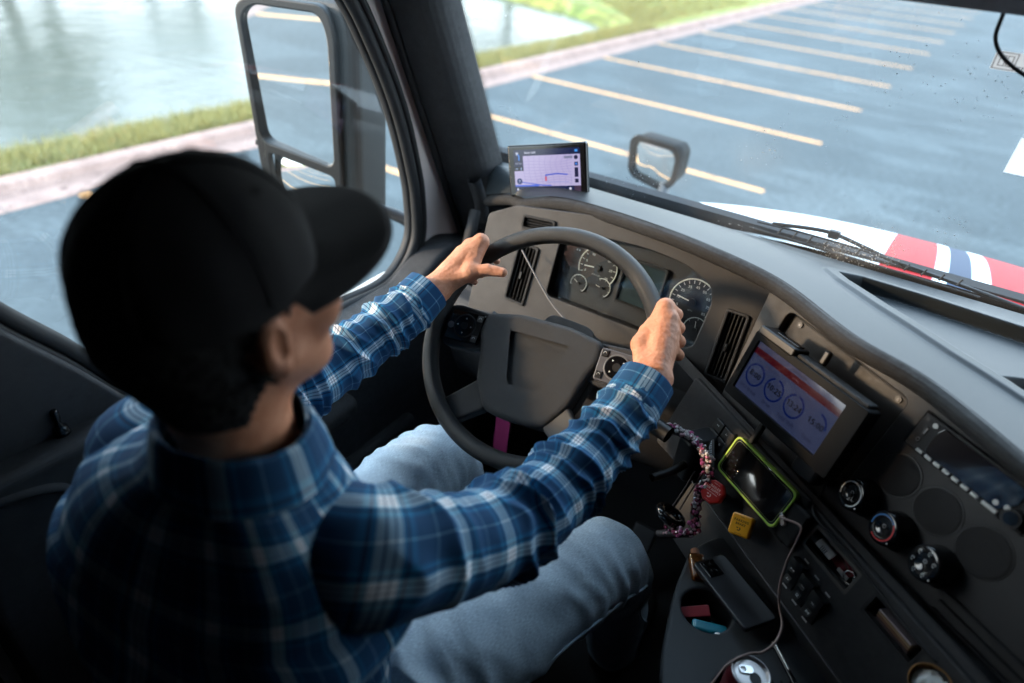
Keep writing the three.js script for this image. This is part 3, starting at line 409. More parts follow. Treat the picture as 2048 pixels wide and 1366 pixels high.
  // ledge between upper and lower console
  const ridge = grid((u, v) => { const x = lerp(-.30, .62, u); const b = B.at(x - .005, -.222, .001), c0 = C.at(x - .082, .078, .0); const k = v; const c1 = C.at(x - .082, .060, .0); const mid = b.clone().lerp(c0, .72).add(V(0, .008, 0)); const p = k < .5 ? b.clone().lerp(mid, k * 2) : mid.clone().lerp(c1, smooth(.5, 1, k) * .5 + (k - .5)); p.uv = [x, v * .08]; return p; }, 60, 14);
  mesh('console_ledge', ridge, M.dash, dash);
  put(mesh('lower_vent', merge([0, 1, 2, 3, 4].map(k => rbox(.16, .004, .02, .0015, .06, -k * .016, 0))), M.dark, dash), B, .47, -.185, .0);
}
{ // lower console: switches, phone cradle, pockets, brake valves
  const s = rounded([[-.20, -.10], [-.06, -.085], [.50, -.085], [.56, -.085], [.56, .074], [-.20, .074]], .012); hole(s, rect(.186, .276, .019, .053), .004); hole(s, rect(.314, .398, .023, .053), .004);
  put(mesh('lower_console', extrude(s, .02, .004), M.dash, dash), C, 0, 0, -.02);
  put(mesh('edge_trim', rbox(.64, .0025, .006, .001, .22, -.0865, 0), M.grey, dash), C);
  for (const [x0, x1, y0, y1, nm] of [[.186, .276, .019, .053], [.314, .398, .023, .053]]) {
    const p = part('pocket', dash); put(p, C, (x0 + x1) / 2, (y0 + y1) / 2, 0); const w = x1 - x0, h = y1 - y0;
    mesh('bezel', extrude(hole(rounded(rect(-w / 2 - .006, w / 2 + .006, -h / 2 - .006, h / 2 + .006), .004), rect(-w / 2, w / 2, -h / 2, h / 2), .003), .003, .0012), x0 < .3 ? std(.085, .075, .065, .5) : M.dark, p);
    mesh('pocket_wall', merge([box(w, .002, .05, 0, h / 2, -.028), box(w, .002, .05, 0, -h / 2, -.028), box(.002, h, .05, -w / 2, 0, -.028), box(.002, h, .05, w / 2, 0, -.028), box(w, h, .002, 0, 0, -.052)]), M.black, p);
  }
  // rocker switches
  const icon = (t) => canvas(64, 64, (g) => { g.fillStyle = '#0b0b0d'; g.fillRect(0, 0, 64, 64); g.fillStyle = '#cfcfcc'; g.strokeStyle = '#cfcfcc'; g.lineWidth = 4; g.beginPath(); if (t === 0) { g.rect(18, 26, 8, 12); g.rect(38, 26, 8, 12); g.moveTo(26, 32); g.lineTo(38, 32); g.moveTo(14, 20); g.lineTo(14, 44); g.moveTo(50, 20); g.lineTo(50, 44); } else if (t === 1) { g.moveTo(20, 40); g.lineTo(26, 22); g.lineTo(34, 40); g.closePath(); g.moveTo(40, 30); g.lineTo(52, 26); g.moveTo(40, 38); g.lineTo(52, 38); } else { g.arc(28, 30, 9, 0, 6.3); g.moveTo(20, 44); g.lineTo(50, 44); g.moveTo(42, 24); g.lineTo(42, 40); } g.stroke(); });
  for (let k = 0; k < 3; k++) { const sw = part('rocker_switch', dash); put(sw, C, .204 + k * .0285, -.030 - k * .0045, .003); const w = .026, h = .050;
    mesh('rocker', grid((u, v) => V((u - .5) * w, (v - .5) * h, .004 + .011 * smooth(.1, .9, v) + .002 * Math.sin(u * Math.PI)), 6, 12), M.black, sw); mesh('switch_base', rbox(w + .002, h + .002, .016, .002, 0, 0, -.004), M.black, sw); mesh('switch_side', merge([-1, 1].map(e => grid((u, v) => V(e * w / 2, (u - .5) * h, lerp(-.002, .004 + .011 * smooth(.1, .9, u), v)), 8, 1)).concat([grid((u, v) => V((u - .5) * w, h / 2, lerp(-.002, .0145, v)), 2, 1)])), M.black, sw);
    mesh('switch_icon', sheet(.012, .012).rotateX(-.25).translate(0, .010, .0150), icon(k), sw); mesh('switch_icon', sheet(.011, .011).rotateX(-.22).translate(0, -.012, .0098), icon((k + 1) % 3), sw); mesh('switch_print', box(.010, .0025, .0006, .002, h / 2 + .006, .0016), M.lightprint, sw); mesh('switch_print', box(.011, .0025, .0006, 0, -h / 2 - .005, .0016), M.lightprint, sw); }
  for (let j = 0; j < 2; j++) for (let i = 0; i < 2; i++) { const sw = part('push_switch', dash); put(sw, C, -.081 + i * .027, .041 - j * .024, .004); mesh('key', rbox(.025, .022, .012, .002), M.black, sw); mesh('key_icon', sheet(.009, .009).translate(0, .001, .0063), icon(i + j), sw); }
  put(mesh('switch_bezel', rbox(.062, .060, .006, .002, -.0675, .029, -.001), M.dark, dash), C);
  // brake valve knobs: red octagon and yellow square
  const valve = (x, y, z, n, r, col, ink, lines, label, spin) => { const g = part('brake_valve_knob', dash, label); put(g, C, x, y, z); g.rotateY(.32); g.rotateX(-.40); g.rotateZ(spin);
    const sh = rounded(Array.from({ length: n }, (_, i) => { const a = (i + .5) / n * 6.283; return [Math.cos(a) * r, Math.sin(a) * r]; }), n === 4 ? .006 : .003); mesh('knob_head', extrude(sh, .010, .004, 4), std(...col, .32, { clearcoat: .4 }), g); mesh('shaft', disc(.008, .04).translate(0, 0, -.018), M.black, g); mesh('knob_stem', disc(.013, .014).translate(0, 0, -.004), std(...col.map(c => c * .8), .4), g);
    const t = canvas(256, 256, (c) => { c.fillStyle = '#' + new THREE.Color(...col).getHexString(); c.fillRect(0, 0, 256, 256); c.fillStyle = ink; c.textAlign = 'center'; lines.forEach(([s, yy, px]) => { c.font = 'bold ' + px + 'px sans-serif'; c.fillText(s, 128, yy); }); c.lineWidth = 12; c.strokeStyle = ink; c.beginPath(); c.arc(120, 176, 17, -1.2, 2.4); c.stroke(); c.fillRect(92, 158, 22, 12); }, { rough: .35 });
    const inner = new THREE.ShapeGeometry(rounded(Array.from({ length: n }, (_, i) => { const a = (i + .5) / n * 6.283; return [Math.cos(a) * (r - .0045), Math.sin(a) * (r - .0045)]; }), .003), 4), uv = inner.attributes.uv, p = inner.attributes.position, h = n === 4 ? r * .707 : r; for (let i = 0; i < uv.count; i++) uv.setXY(i, p.getX(i) / h / 2 + .5, p.getY(i) / h / 2 + .5); mesh('knob_print', inner.translate(0, 0, .01415), t, g); };
  valve(.019, -.037, .040, 8, .0225, [.55, .018, .016], '#f3cfc8', [['PUSH TO', 42, 17], ['TRAILER', 88, 34], ['AIR SUPPLY', 120, 32], ['NOT FOR PARKING', 144, 15], ['SUPPLY', 232, 17]], 'red octagonal trailer air supply knob', .12);
  valve(.100, -.035, .036, 4, .0262, [.80, .36, .01], '#2a1c08', [['PULL', 40, 18], ['PARKING', 92, 40], ['BRAKE', 132, 38], ['RELEASE', 238, 20]], 'yellow square parking brake knob', .42);
  // trailer brake lever under the switches
  const tb = part('trailer_brake', dash, 'black trailer brake lever'); mesh('brake_body', rbox(.05, .10, .07, .012).rotateY(-.65).translate(.305, 1.995, -.135), M.black, tb); mesh('brake_lever', tube([C.at(-.075, -.035, .02), C.at(-.06, -.06, .07), C.at(-.05, -.075, .12)], .008), M.black, tb);
  const t = canvas(256, 64, (g) => { g.fillStyle = '#0a0a0c'; g.fillRect(0, 0, 256, 64); g.fillStyle = '#cfd0d0'; g.font = 'bold 30px sans-serif'; g.fillText('TRAILER BRAKE', 8, 44); }); put(mesh('brake_print', sheet(.058, .0145), t, tb), frame([.334, 2.034, -.108], 38, 50), 0, 0, 0, -.60);
}
{ // tray and cup holders jutting out below the console
  const y = 1.87; const s = rounded([[.366, -.02], [.40, -.09], [.50, -.10], [.70, .06], [.70, .40], [.50, .42], [.44, .30], [.40, .19], [.374, .08]], .03); const h1 = new THREE.Path(); h1.absellipse(.436, .088, .043, .043, 0, 6.283); s.holes.push(h1); const h2 = new THREE.Path(); h2.absellipse(.531, .207, .041, .041, 0, 6.283); s.holes.push(h2);
  const g = new THREE.ExtrudeGeometry(s, { depth: .022, bevelEnabled: true, bevelSize: .006, bevelThickness: .006, bevelOffset: -.006, bevelSegments: 4, curveSegments: 28 }).rotateX(Math.PI / 2).translate(0, y, 0);
  const tr = part('cup_tray', dash, 'grey cup tray beside the driver'); mesh('tray_top', metric(g), std(.045, .05, .055, .42, { bumpMap: grainTex, bumpScale: .0003 }), tr);
  for (const [x, z, r] of [[.436, .088, .043], [.531, .207, .041]]) { mesh('cup_wall', new THREE.CylinderGeometry(r, r * .9, .05, 36, 1, true).translate(x, y - .024, z), M.black, tr); mesh('cup_floor', new THREE.CircleGeometry(r, 30).rotateX(-Math.PI / 2).translate(x, y - .048, z), M.black, tr); }
  mesh('tray_skirt', span(.42, .70, 1.25, y - .055, -.05, .40, .03), M.dark, tr);
  for (let k = 0; k < 3; k++) mesh('card_slot', rbox(.004, .012, .12, .001).rotateY(.62).translate(.60 + k * .012, y + .004, .20 - k * .008), M.dark, tr);
  put(mesh('console_front', box(.64, .16, .01, .22, -.16, -.05), M.black, dash), C);
  mesh('tunnel', span(.42, .80, 1.2, 1.72, -.7, 0, .03), M.liner, dash);
  mesh('passenger_dash', span(.78, 1.78, 1.55, 2.2, -.6, -.14, .04), M.dash, dash);
  for (let k = 0; k < 2; k++) mesh('foot_pedal', rbox(.07, .16, .02, .008).rotateX(-.8).translate(.17 - k * .2, 1.32, -.42), M.black, dash);
}

// ---------- steering wheel ----------
const Wf = frame([-.003, 2.181, -.015], 0, 44.5), RIM = .2215, RR = .0165;
{
  const w = thing('steering_wheel', 'black four-spoke steering wheel with button pods, held in both hands', 'steering wheel'); put(w, Wf, 0, 0, 0, rad(7));
  mesh('rim', new THREE.TorusGeometry(RIM, RR, 22, 150), M.wheel, w);
  const sym = pts => pts.concat(pts.slice().reverse().map(([x, y, r]) => [-x, y, r]));
  // airbag cover: bevelled block with a sunk field
  const outl = rounded(sym([[.05, .047], [.118, .034], [.122, .0], [.108, -.035], [.094, -.095], [.062, -.142], [.03, -.148]]), .012), inn = sym([[.060, .012], [.068, .006], [.042, -.078], [.030, -.092]]);
  const ring = rounded(sym([[.05, .047], [.118, .034], [.122, .0], [.108, -.035], [.094, -.095], [.062, -.142], [.03, -.148]]), .012); hole(ring, inn.map(([x, y]) => [x * 1.08, y > 0 ? y + .012 : y - .004]), .018);
  const cov = part('airbag_cover', w); mesh('cover_frame', (() => { const g = new THREE.ExtrudeGeometry(ring, { depth: .016, bevelEnabled: true, bevelSize: .013, bevelThickness: .009, bevelOffset: -.011, bevelSegments: 8, curveSegments: 12 }); return metric(g); })(), M.pad, cov).position.z = -.018; mesh('cover_field', extrude(outl, .02, .004), M.pad, cov).position.z = -.0248; mesh('cover_back', extrude(outl, .025, .01, 4), M.dark, cov).position.z = -.06;
  // upper spokes carry the pods
  for (const e of [-1, 1]) {
    const sp = part('spoke', w); const sh = rounded([[e * .105, .036], [e * .19, .040], [e * .215, .03], [e * .215, -.03], [e * .19, -.048], [e * .108, -.040]], .012); mesh('spoke_arm', extrude(sh, .02, .005, 4), M.dash, sp).position.z = -.03;
    const pod = part('button_pod', w, e < 0 ? 'button pod with round four-way pad by the left hand' : 'button pod with phone keys by the right hand'); pod.position.set(e * .157, -.002, .0); const s2 = rounded([[-.037, -.030], [.037, -.030], [.037, .030], [-.037, .030]].map(([x, y]) => [x, y + (x * e > 0 ? -.002 : 0)]), .006);
    mesh('pod_plate', extrude(s2, .012, .002), e < 0 ? M.blackGloss : std(.10, .10, .11, .35), pod).position.z = -.010;
    mesh('pad_ring', new THREE.TorusGeometry(.0225, .0018, 8, 50).translate(0, 0, .0045), e < 0 ? M.dark : M.grey, pod); mesh('pad_disc', disc(.0205, .004).translate(0, 0, .0045), M.blackGloss, pod); mesh('pad_centre', disc(.0075, .0025).translate(0, 0, .007), M.black, pod);
    for (let k = 0; k < 4; k++) { const a = k * Math.PI / 2 + (e < 0 ? 0 : .78); mesh('pad_mark', new THREE.CircleGeometry(.0022, 3, a).translate(Math.cos(a) * .0145, Math.sin(a) * .0145, .0068), M.white, pod); }
    for (const [x, y] of [[.028, .020], [.028, -.020], [-.028, .020], [-.028, -.020]]) if (x * -e > 0 || e > 0) { const key = mesh('key', rbox(.013, .013, .003, .0015, x, y, .0048), M.black, pod); mesh('key_mark', new THREE.TorusGeometry(.0026, .0005, 5, 14, 3.6).translate(x, y, .0066), M.lightprint, key); }
    if (e < 0) mesh('round_key', disc(.0065, .003).translate(-.030, -.004, .004), M.grey, pod);
    const ls = part('spoke', w); const q = rounded([[e * .085, -.085], [e * .152, -.150], [e * .140, -.180], [e * .118, -.188], [e * .058, -.142]], .010); mesh('spoke_arm', extrude(q, .018, .006, 4), e > 0 ? std(.10, .10, .10, .5, { bumpMap: grainTex, bumpScale: .0003 }) : M.pad, ls).position.z = -.022;
  }
  mesh('hub', disc(.05, .06).translate(0, -.02, -.075), M.black, w);
}

// ---------- things lying about the cab ----------
{ // navigation screen on the left end of the brow
  const g = thing('navigation_screen', 'small navigation screen with a lavender map on the left end of the dashboard', 'navigation screen'); const F = frame([-.268, 2.333, -.462], -4, 10); put(g, F, 0, 0, 0, rad(14.5));
  mesh('case', rbox(.205, .122, .018, .006), M.blackGloss, g);
  const t = canvas(640, 384, (c, w, h) => {
    c.fillStyle = '#c7bde9'; c.fillRect(0, 0, w, h); c.strokeStyle = '#b1a9dc'; c.lineWidth = 4; for (let i = 0; i < 9; i++) { c.beginPath(); c.moveTo(80 + i * 60, 60); c.bezierCurveTo(120 + i * 40, 150, 60 + i * 66, 200, 130 + i * 52, 330); c.stroke(); c.beginPath(); c.moveTo(90, 110 + i * 26); c.bezierCurveTo(260, 90 + i * 34, 380, 150 + i * 12, 560, 100 + i * 27); c.stroke(); }
    c.fillStyle = '#16204e'; c.fillRect(0, 0, w, 56); c.fillRect(0, 0, 92, 190); c.fillStyle = '#1a2550'; c.fillRect(0, h - 52, w, 52); c.fillStyle = '#dcdcf4'; c.font = 'bold 27px sans-serif'; c.fillText('Bear left', 108, 38); c.font = '22px sans-serif'; c.fillText('0.2 mi', 14, 130); c.font = '20px sans-serif'; c.fillText('3 min', 440, h - 18); c.fillText('on Davey Circle N.', 70, h - 18);
    c.strokeStyle = '#3f8df2'; c.lineWidth = 12; c.beginPath(); c.moveTo(52, 96); c.lineTo(52, 52); c.lineTo(34, 34); c.stroke(); c.fillStyle = '#dfe6ff'; c.beginPath(); c.moveTo(22, 22); c.lineTo(52, 26); c.lineTo(28, 50); c.fill(); c.fillStyle = '#0d1330'; c.fillRect(0, 152, 92, 38); c.fillStyle = '#9fb0dd'; c.fillRect(12, 166, 26, 8); c.fillRect(64, 160, 12, 22);
    c.strokeStyle = '#2a50d6'; c.lineWidth = 10; c.beginPath(); c.moveTo(310, 268); c.lineTo(310, 232); c.lineTo(420, 222); c.lineTo(520, 232); c.stroke(); c.strokeStyle = '#d53a5c'; c.lineWidth = 15; c.beginPath(); c.moveTo(309, 246); c.lineTo(309, 286); c.stroke(); c.strokeStyle = '#a9aee6'; c.lineWidth = 6; c.beginPath(); c.moveTo(310, 296); c.lineTo(530, 296); c.stroke(); c.strokeStyle = '#3b63e0'; c.lineWidth = 8; c.beginPath(); c.moveTo(60, 292); c.lineTo(280, 324); c.lineTo(360, 326); c.stroke(); c.fillStyle = '#4a6be4'; c.fillRect(0, 318, 240, 14);
    c.fillStyle = '#1d2f72'; c.beginPath(); c.arc(46, 284, 28, 0, 7); c.fill(); c.fillStyle = '#c9cff3'; c.font = 'bold 30px sans-serif'; c.fillText('7', 38, 295); c.fillStyle = '#26264a'; c.beginPath(); c.arc(602, 84, 18, 0, 7); c.fill(); c.fillRect(586, 124, 34, 34); c.fillRect(586, 172, 34, 84); c.fillRect(586, 272, 34, 34); c.fillStyle = '#4d8df4'; c.fillRect(594, 132, 18, 18); c.fillStyle = '#8b8cae'; c.fillRect(490, 70, 80, 22); c.fillStyle = '#4aa3ff'; c.fillRect(592, 16, 26, 20); c.fillStyle = '#e9e9ff'; c.beginPath(); c.arc(24, h - 26, 10, 0, 7); c.arc(540, h - 26, 12, 0, 7); c.fill(); c.fillStyle = '#4b3a52'; c.fillRect(578, h - 52, 62, 52);
  }, { glow: .115, rough: .15 }); mesh('screen', sheet(.172, .099).translate(.001, .0, .0094), t, g);
  mesh('mount', rbox(.06, .05, .03, .008, .02, -.055, -.022), M.black, g);
}
{ // driver log tablet in its cradle
  const g = thing('log_tablet', 'black driver log tablet in a cradle, its screen showing four blue time circles', 'tablet'); const F = B; put(g, F, .128, -.1025, .058, rad(2.5)); g.rotateX(.02);
  mesh('case', rbox(.248, .128, .030, .005), std(.003, .003, .0034, .7, { specularIntensity: .4 }), g); mesh('bezel', extrude(hole(rounded(rect(-.124, .124, -.064, .064), .006), rect(-.110, .088, -.046, .050), .002), .005, .0015), std(.003, .003, .0034, .7, { specularIntensity: .4 }), g).position.z = .0145;
  const t = canvas(800, 384, (c, w, h) => {
    c.fillStyle = '#7c8cc8'; c.fillRect(0, 0, w, h); c.fillStyle = '#989fd2'; c.fillRect(0, 0, w, 48); c.fillStyle = '#8d1f3c'; c.fillRect(0, 48, w, 46); c.fillStyle = '#34344e'; c.font = '19px sans-serif'; c.textAlign = 'center'; c.fillText('Hours of service', 400, 32); c.fillStyle = '#e3b9c4'; c.fillText('Driving', 400, 78); c.fillStyle = '#6a72a8'; c.fillText('8 hrs of driving left today', 170, 128); c.fillText('Trailer', 560, 128);
    const ring = (x, f, s, l) => { c.strokeStyle = '#1d3fae'; c.lineWidth = 13; c.beginPath(); c.arc(x, 222, 76, -1.57, -1.57 + 6.283 * f); c.stroke(); c.fillStyle = '#15172c'; c.font = 'bold 54px sans-serif'; c.fillText(s, x, 238); c.fillStyle = '#3a3f70'; c.font = '34px sans-serif'; c.fillText(l, x, 346); };
    ring(104, 1, '8:00', 'Until Break'); ring(296, .93, '10:25', 'Drive'); ring(488, .95, '13:24', 'Total Shift'); ring(684, .25, '15:00', 'Cycle');
  }, { glow: .015, rough: .12 }); mesh('screen', sheet(.199, .0965).translate(-.011, .002, .0158), t, g);
  mesh('top_clip', rbox(.085, .016, .040, .004, -.078, .068, .003), M.black, g); mesh('clip_window', rbox(.05, .004, .016, .001, -.066, .077, .004), M.blackGloss, g); mesh('top_rail', rbox(.15, .008, .026, .003, .04, .066, .0), M.dark, g);
  mesh('mount_pin', rbox(.012, .026, .012, .004, -.01, .080, -.022), M.black, g); mesh('bracket', rbox(.06, .06, .05, .006, 0, 0, -.032), M.black, g); mesh('side_logo', rbox(.004, .012, .002, .0005, .108, -.02, .0198), M.lightprint, g);
  const foot = rbox(.05, .05, .06, .008, .075, -.075, -.03); mesh('cradle_foot', foot, M.black, g);
  solo('tablet_cable', tube([B.at(.215, -.158, .03), B.at(.232, -.185, .025), B.at(.238, -.215, .020), C.at(.17, .07, .012), C.at(.26, .066, .006), C.at(.35, .058, .006), C.at(.42, .055, .004)], .0026, 50, 6), M.rubber, 'thin black cable running down from the tablet along the console', 'cable');
}
{ // phone with a green edge in its cradle
  const g = thing('smartphone', 'smartphone with a lime green case edge lying in a cradle on the console', 'phone'); put(g, C, .058, .033, .019, rad(3)); g.rotateX(-.08);
  const o = rounded(rect(-.080, .080, -.0385, .0385), .013); mesh('case_edge', extrude(hole(o, rect(-.0765, .0765, -.035, .035), .011), .010, .0007), std(.36, .55, .06, .45), g).position.z = -.006; mesh('case_back', extrude(rounded(rect(-.079, .079, -.0375, .0375), .013), .005, .002), M.black, g).position.z = -.010; mesh('glass', extrude(rounded(rect(-.0762, .0762, -.0347, .0347), .011), .006, .001), std(.006, .006, .007, .08, { clearcoat: 1, clearcoatRoughness: .03 }), g).position.z = -.003;
  mesh('inner_line', extrude(hole(rounded(rect(-.0735, .0735, -.032, .032), .009), rect(-.0728, .0728, -.0313, .0313), .009), .0006, 0), std(.10, .14, .03, .4), g).position.z = .0041; mesh('side_key', rbox(.006, .002, .004, .0008, -.012, .0393, 0), std(.36, .55, .06, .45), g);
  const c = thing('phone_cradle', 'black tray cradle under the green edged phone', 'phone cradle'); put(c, C, .06, .028, .004, rad(3)); mesh('back_plate', rbox(.19, .095, .010, .008), M.dark, c); mesh('lower_lip', rbox(.05, .07, .020, .006, .092, -.004, .006), M.dark, c); mesh('upper_lip', rbox(.012, .07, .018, .004, -.094, 0, .006), M.dark, c); mesh('cradle_arm', rbox(.012, .05, .012, .004, -.06, .062, .002), M.black, c);
}
solo('charging_cable', tube([C.at(.140, .028, .026), [.518, 2.073, .014], [.520, 2.052, .026], [.519, 2.022, .042], [.523, 1.985, .062], [.533, 1.95, .066], [.549, 1.93, .086], [.549, 1.925, .117], [.536, 1.93, .153], [.519, 1.945, .180], [.499, 1.948, .216], [.488, 1.92, .245], [.47, 1.90, .28]], .0021, 120, 8), std(.42, .29, .25, .55), 'pinkish beige charging cable hanging from the green edged phone into the tray', 'cable');
{ const p = thing('cable_plug', 'white metal plug of the charging cable at the foot of the phone', 'plug'); put(p, C, .144, .026, .024, rad(-35)); mesh('plug_body', rbox(.017, .009, .006, .002), std(.6, .5, .46, .35), p); mesh('plug_tip', rbox(.006, .007, .003, .001, -.010, 0, 0), M.chrome, p); }
{ // dark phone in the tray
  const g = thing('dark_phone', 'matte black phone lying face down across the cup tray', 'phone'); g.position.set(.462, 1.892, .042); g.rotation.set(-.04, -.60, .05, 'YXZ');
  mesh('body', extrude(rounded(rect(-.073, .073, -.034, .034), .010), .006, .0025).rotateX(-Math.PI / 2), std(.014, .014, .017, .42), g); const cam = part('camera_bump', g); mesh('bump', rbox(.034, .003, .030, .0014, -.050, .0095, .010), M.blackGloss, cam);
  for (const [x, z] of [[-.058, .003], [-.058, .016], [-.043, .010]]) mesh('lens', merge([cyl(.0052, .0052, .003, 20).translate(x, .0115, z), new THREE.TorusGeometry(.0052, .0006, 6, 20).rotateX(Math.PI / 2).translate(x, .013, z)]), M.blackGloss, cam);
}
{ // drink can
  const g = thing('drink_can', 'opened dark red drink can standing in the cup holder', 'can'); g.position.set(.531, 1.823, .207);
  mesh('can_body', new THREE.LatheGeometry([[0, .004], [.022, 0], [.026, .002], [.0325, .012], [.033, .1], [.0315, .108], [.0275, .117], [.0268, .1195]].map(p => new THREE.Vector2(...p)), 48), std(.16, .012, .02, .3, { metal: .35 }), g);
  mesh('rim', new THREE.TorusGeometry(.0272, .0013, 10, 60).rotateX(Math.PI / 2).translate(0, .121, 0), std(.7, .66, .64, .28, { metal: 1 }), g);
  const lid = mesh('lid', new THREE.LatheGeometry([[.0262, .1205], [.0245, .1165], [.0225, .1165], [.022, .1178], [0, .118]].map(p => new THREE.Vector2(...p)), 48), std(.62, .58, .56, .34, { metal: 1 }), g);
  mesh('opening', new THREE.CircleGeometry(1, 30).scale(.0085, .011, 1).rotateX(-Math.PI / 2).rotateY(.5).translate(.009, .1183, .004), M.black, lid); mesh('pull_tab', extrude(hole(rounded(rect(-.012, .009, -.0065, .0065), .006), rect(-.010, -.002, -.004, .004), .0035), .0008, .0004).rotateX(-Math.PI / 2).rotateY(.5).translate(-.006, .1195, -.003), M.chrome, lid);
}
// small things in the first cup holder
{ const b = thing('amber_bottle', 'small amber bottle at the head of the tray under the dark phone', 'bottle'); b.position.set(.392, 1.868, .018); b.rotation.y = .5; mesh('bottle_body', rbox(.028, .020, .055, .006, 0, .012, 0), std(.45, .16, .04, .08, { transmission: .6, thickness: .02, ior: 1.45 }), b); mesh('bottle_cap', cyl(.008, .008, .012, 20).rotateX(Math.PI / 2).translate(0, .012, -.033), std(.35, .14, .06, .4), b); }
{ const b = thing('cigarette_pack', 'dark red folded pack standing in the near cup holder', 'pack'); b.position.set(.424, 1.835, .088); b.rotation.set(.25, .55, .2); mesh('pack_box', rbox(.055, .075, .020, .002), std(.22, .012, .02, .4), b); mesh('pack_band', rbox(.0555, .012, .0205, .001, 0, .022, 0), std(.10, .01, .012, .35), b); }
{ const b = thing('teal_lighter', 'teal plastic lighter lying in the near cup holder', 'lighter'); b.position.set(.452, 1.864, .112); b.rotation.set(0, .35, 0); mesh('lighter_body', rbox(.060, .013, .022, .006), std(.015, .22, .30, .25, { clearcoat: .6 }), b); mesh('lighter_head', rbox(.016, .012, .016, .003, .037, 0, 0), M.chrome, b); }
solo('white_tablet', new THREE.SphereGeometry(.0075, 18, 12).scale(1, .5, .8).translate(.470, 1.872, .122), M.white, 'small white oval piece at the edge of the near cup holder', 'small piece');
{ const b = thing('pen', 'dark pen with a chrome clip beside the drink can', 'pen'); const d = V(.5, .02, .55).normalize(); mesh('barrel', tube([V(.548, 1.892, .095), V(.548, 1.892, .095).addScaledVector(d, .135)], .0045, 4, 12), M.blackGloss, b); mesh('clip', tube([V(.550, 1.899, .10), V(.550, 1.899, .10).addScaledVector(d, .045)], .0013, 4, 6), M.chrome, b); }
// pockets
{ const b = thing('label_vial', 'small black capped vial with a white label in the upper console pocket', 'vial'); put(b, C, .204, .036, -.006, rad(-8)); b.rotateY(.25); mesh('vial_cap', cyl(.0085, .0085, .012, 24).rotateZ(Math.PI / 2).translate(-.014, 0, 0), M.black, b); mesh('vial_body', cyl(.0078, .0078, .030, 24).rotateZ(Math.PI / 2).translate(.007, 0, 0), M.white, b); mesh('vial_print', merge([0, 1, 2, 3].map(k => box(.0012, .008, .0004, .002 + k * .003, .0, .0080))), M.black, b); }
{ const b = thing('key_ring', 'metal key ring at the bottom of the upper console pocket', 'key ring'); put(b, C, .262, .030, -.014); mesh('ring', new THREE.TorusGeometry(.010, .0009, 8, 40), M.chrome, b); mesh('small_ring', new THREE.TorusGeometry(.005, .0007, 8, 30).translate(.010, .006, .001), M.chrome, b); mesh('key', rbox(.022, .007, .002, .0008, -.012, -.006, -.002), M.silver, b); }
{ const b = thing('red_card', 'dark red card lying in the upper console pocket behind the vial', 'card'); put(b, C, .236, .030, -.024, rad(-20)); mesh('card', rbox(.045, .026, .002, .0008), std(.20, .01, .02, .45), b); mesh('card_stripe', rbox(.040, .004, .0006, .0002, 0, .006, .0012), std(.1, .03, .03, .4), b); }
for (let k = 0; k < 4; k++) { const b = thing('paper_card', ['uppermost pale card edge standing in the lower console pocket', 'tan card edge second in the lower console pocket', 'brown card edge third in the lower console pocket', 'dark card edge nearest the driver in the lower console pocket'][k], 'card', 'cards in the lower console pocket'); put(b, C, .356 + k * .001, .042 - k * .0042, -.022, 0); mesh('card', rbox(.058, .0014, .046, .0005), std(...[[.45, .38, .40], [.35, .22, .12], [.22, .11, .06], [.08, .05, .05]][k], .6), b); mesh('card_edge', rbox(.058, .0016, .001, .0003, 0, 0, .0232), std(...[[.6, .5, .5], [.42, .27, .15], [.26, .13, .07], [.1, .06, .06]][k], .6), b); }
{ const b = thing('brass_cup', 'small brass rimmed cup with white tissue at the end of the console', 'cup'); b.position.copy(C.at(.436, .036, .02)); b.rotation.set(.35, 0, .2); mesh('cup_wall', new THREE.LatheGeometry([[.018, -.045], [.0245, .0], [.0255, .004], [.024, .004], [.021, -.02]].map(p => new THREE.Vector2(...p)), 40), std(.38, .19, .06, .35, { metal: .6 }), b); mesh('tissue', grid((u, v) => { const a = u * 6.283, r = v * .021; return V(Math.cos(a) * r, -.004 + .006 * (1 - v) + .005 * noise(Math.cos(a) * v * 3, Math.sin(a) * v * 3, 4), Math.sin(a) * r); }, 24, 8, true), M.white, b); }
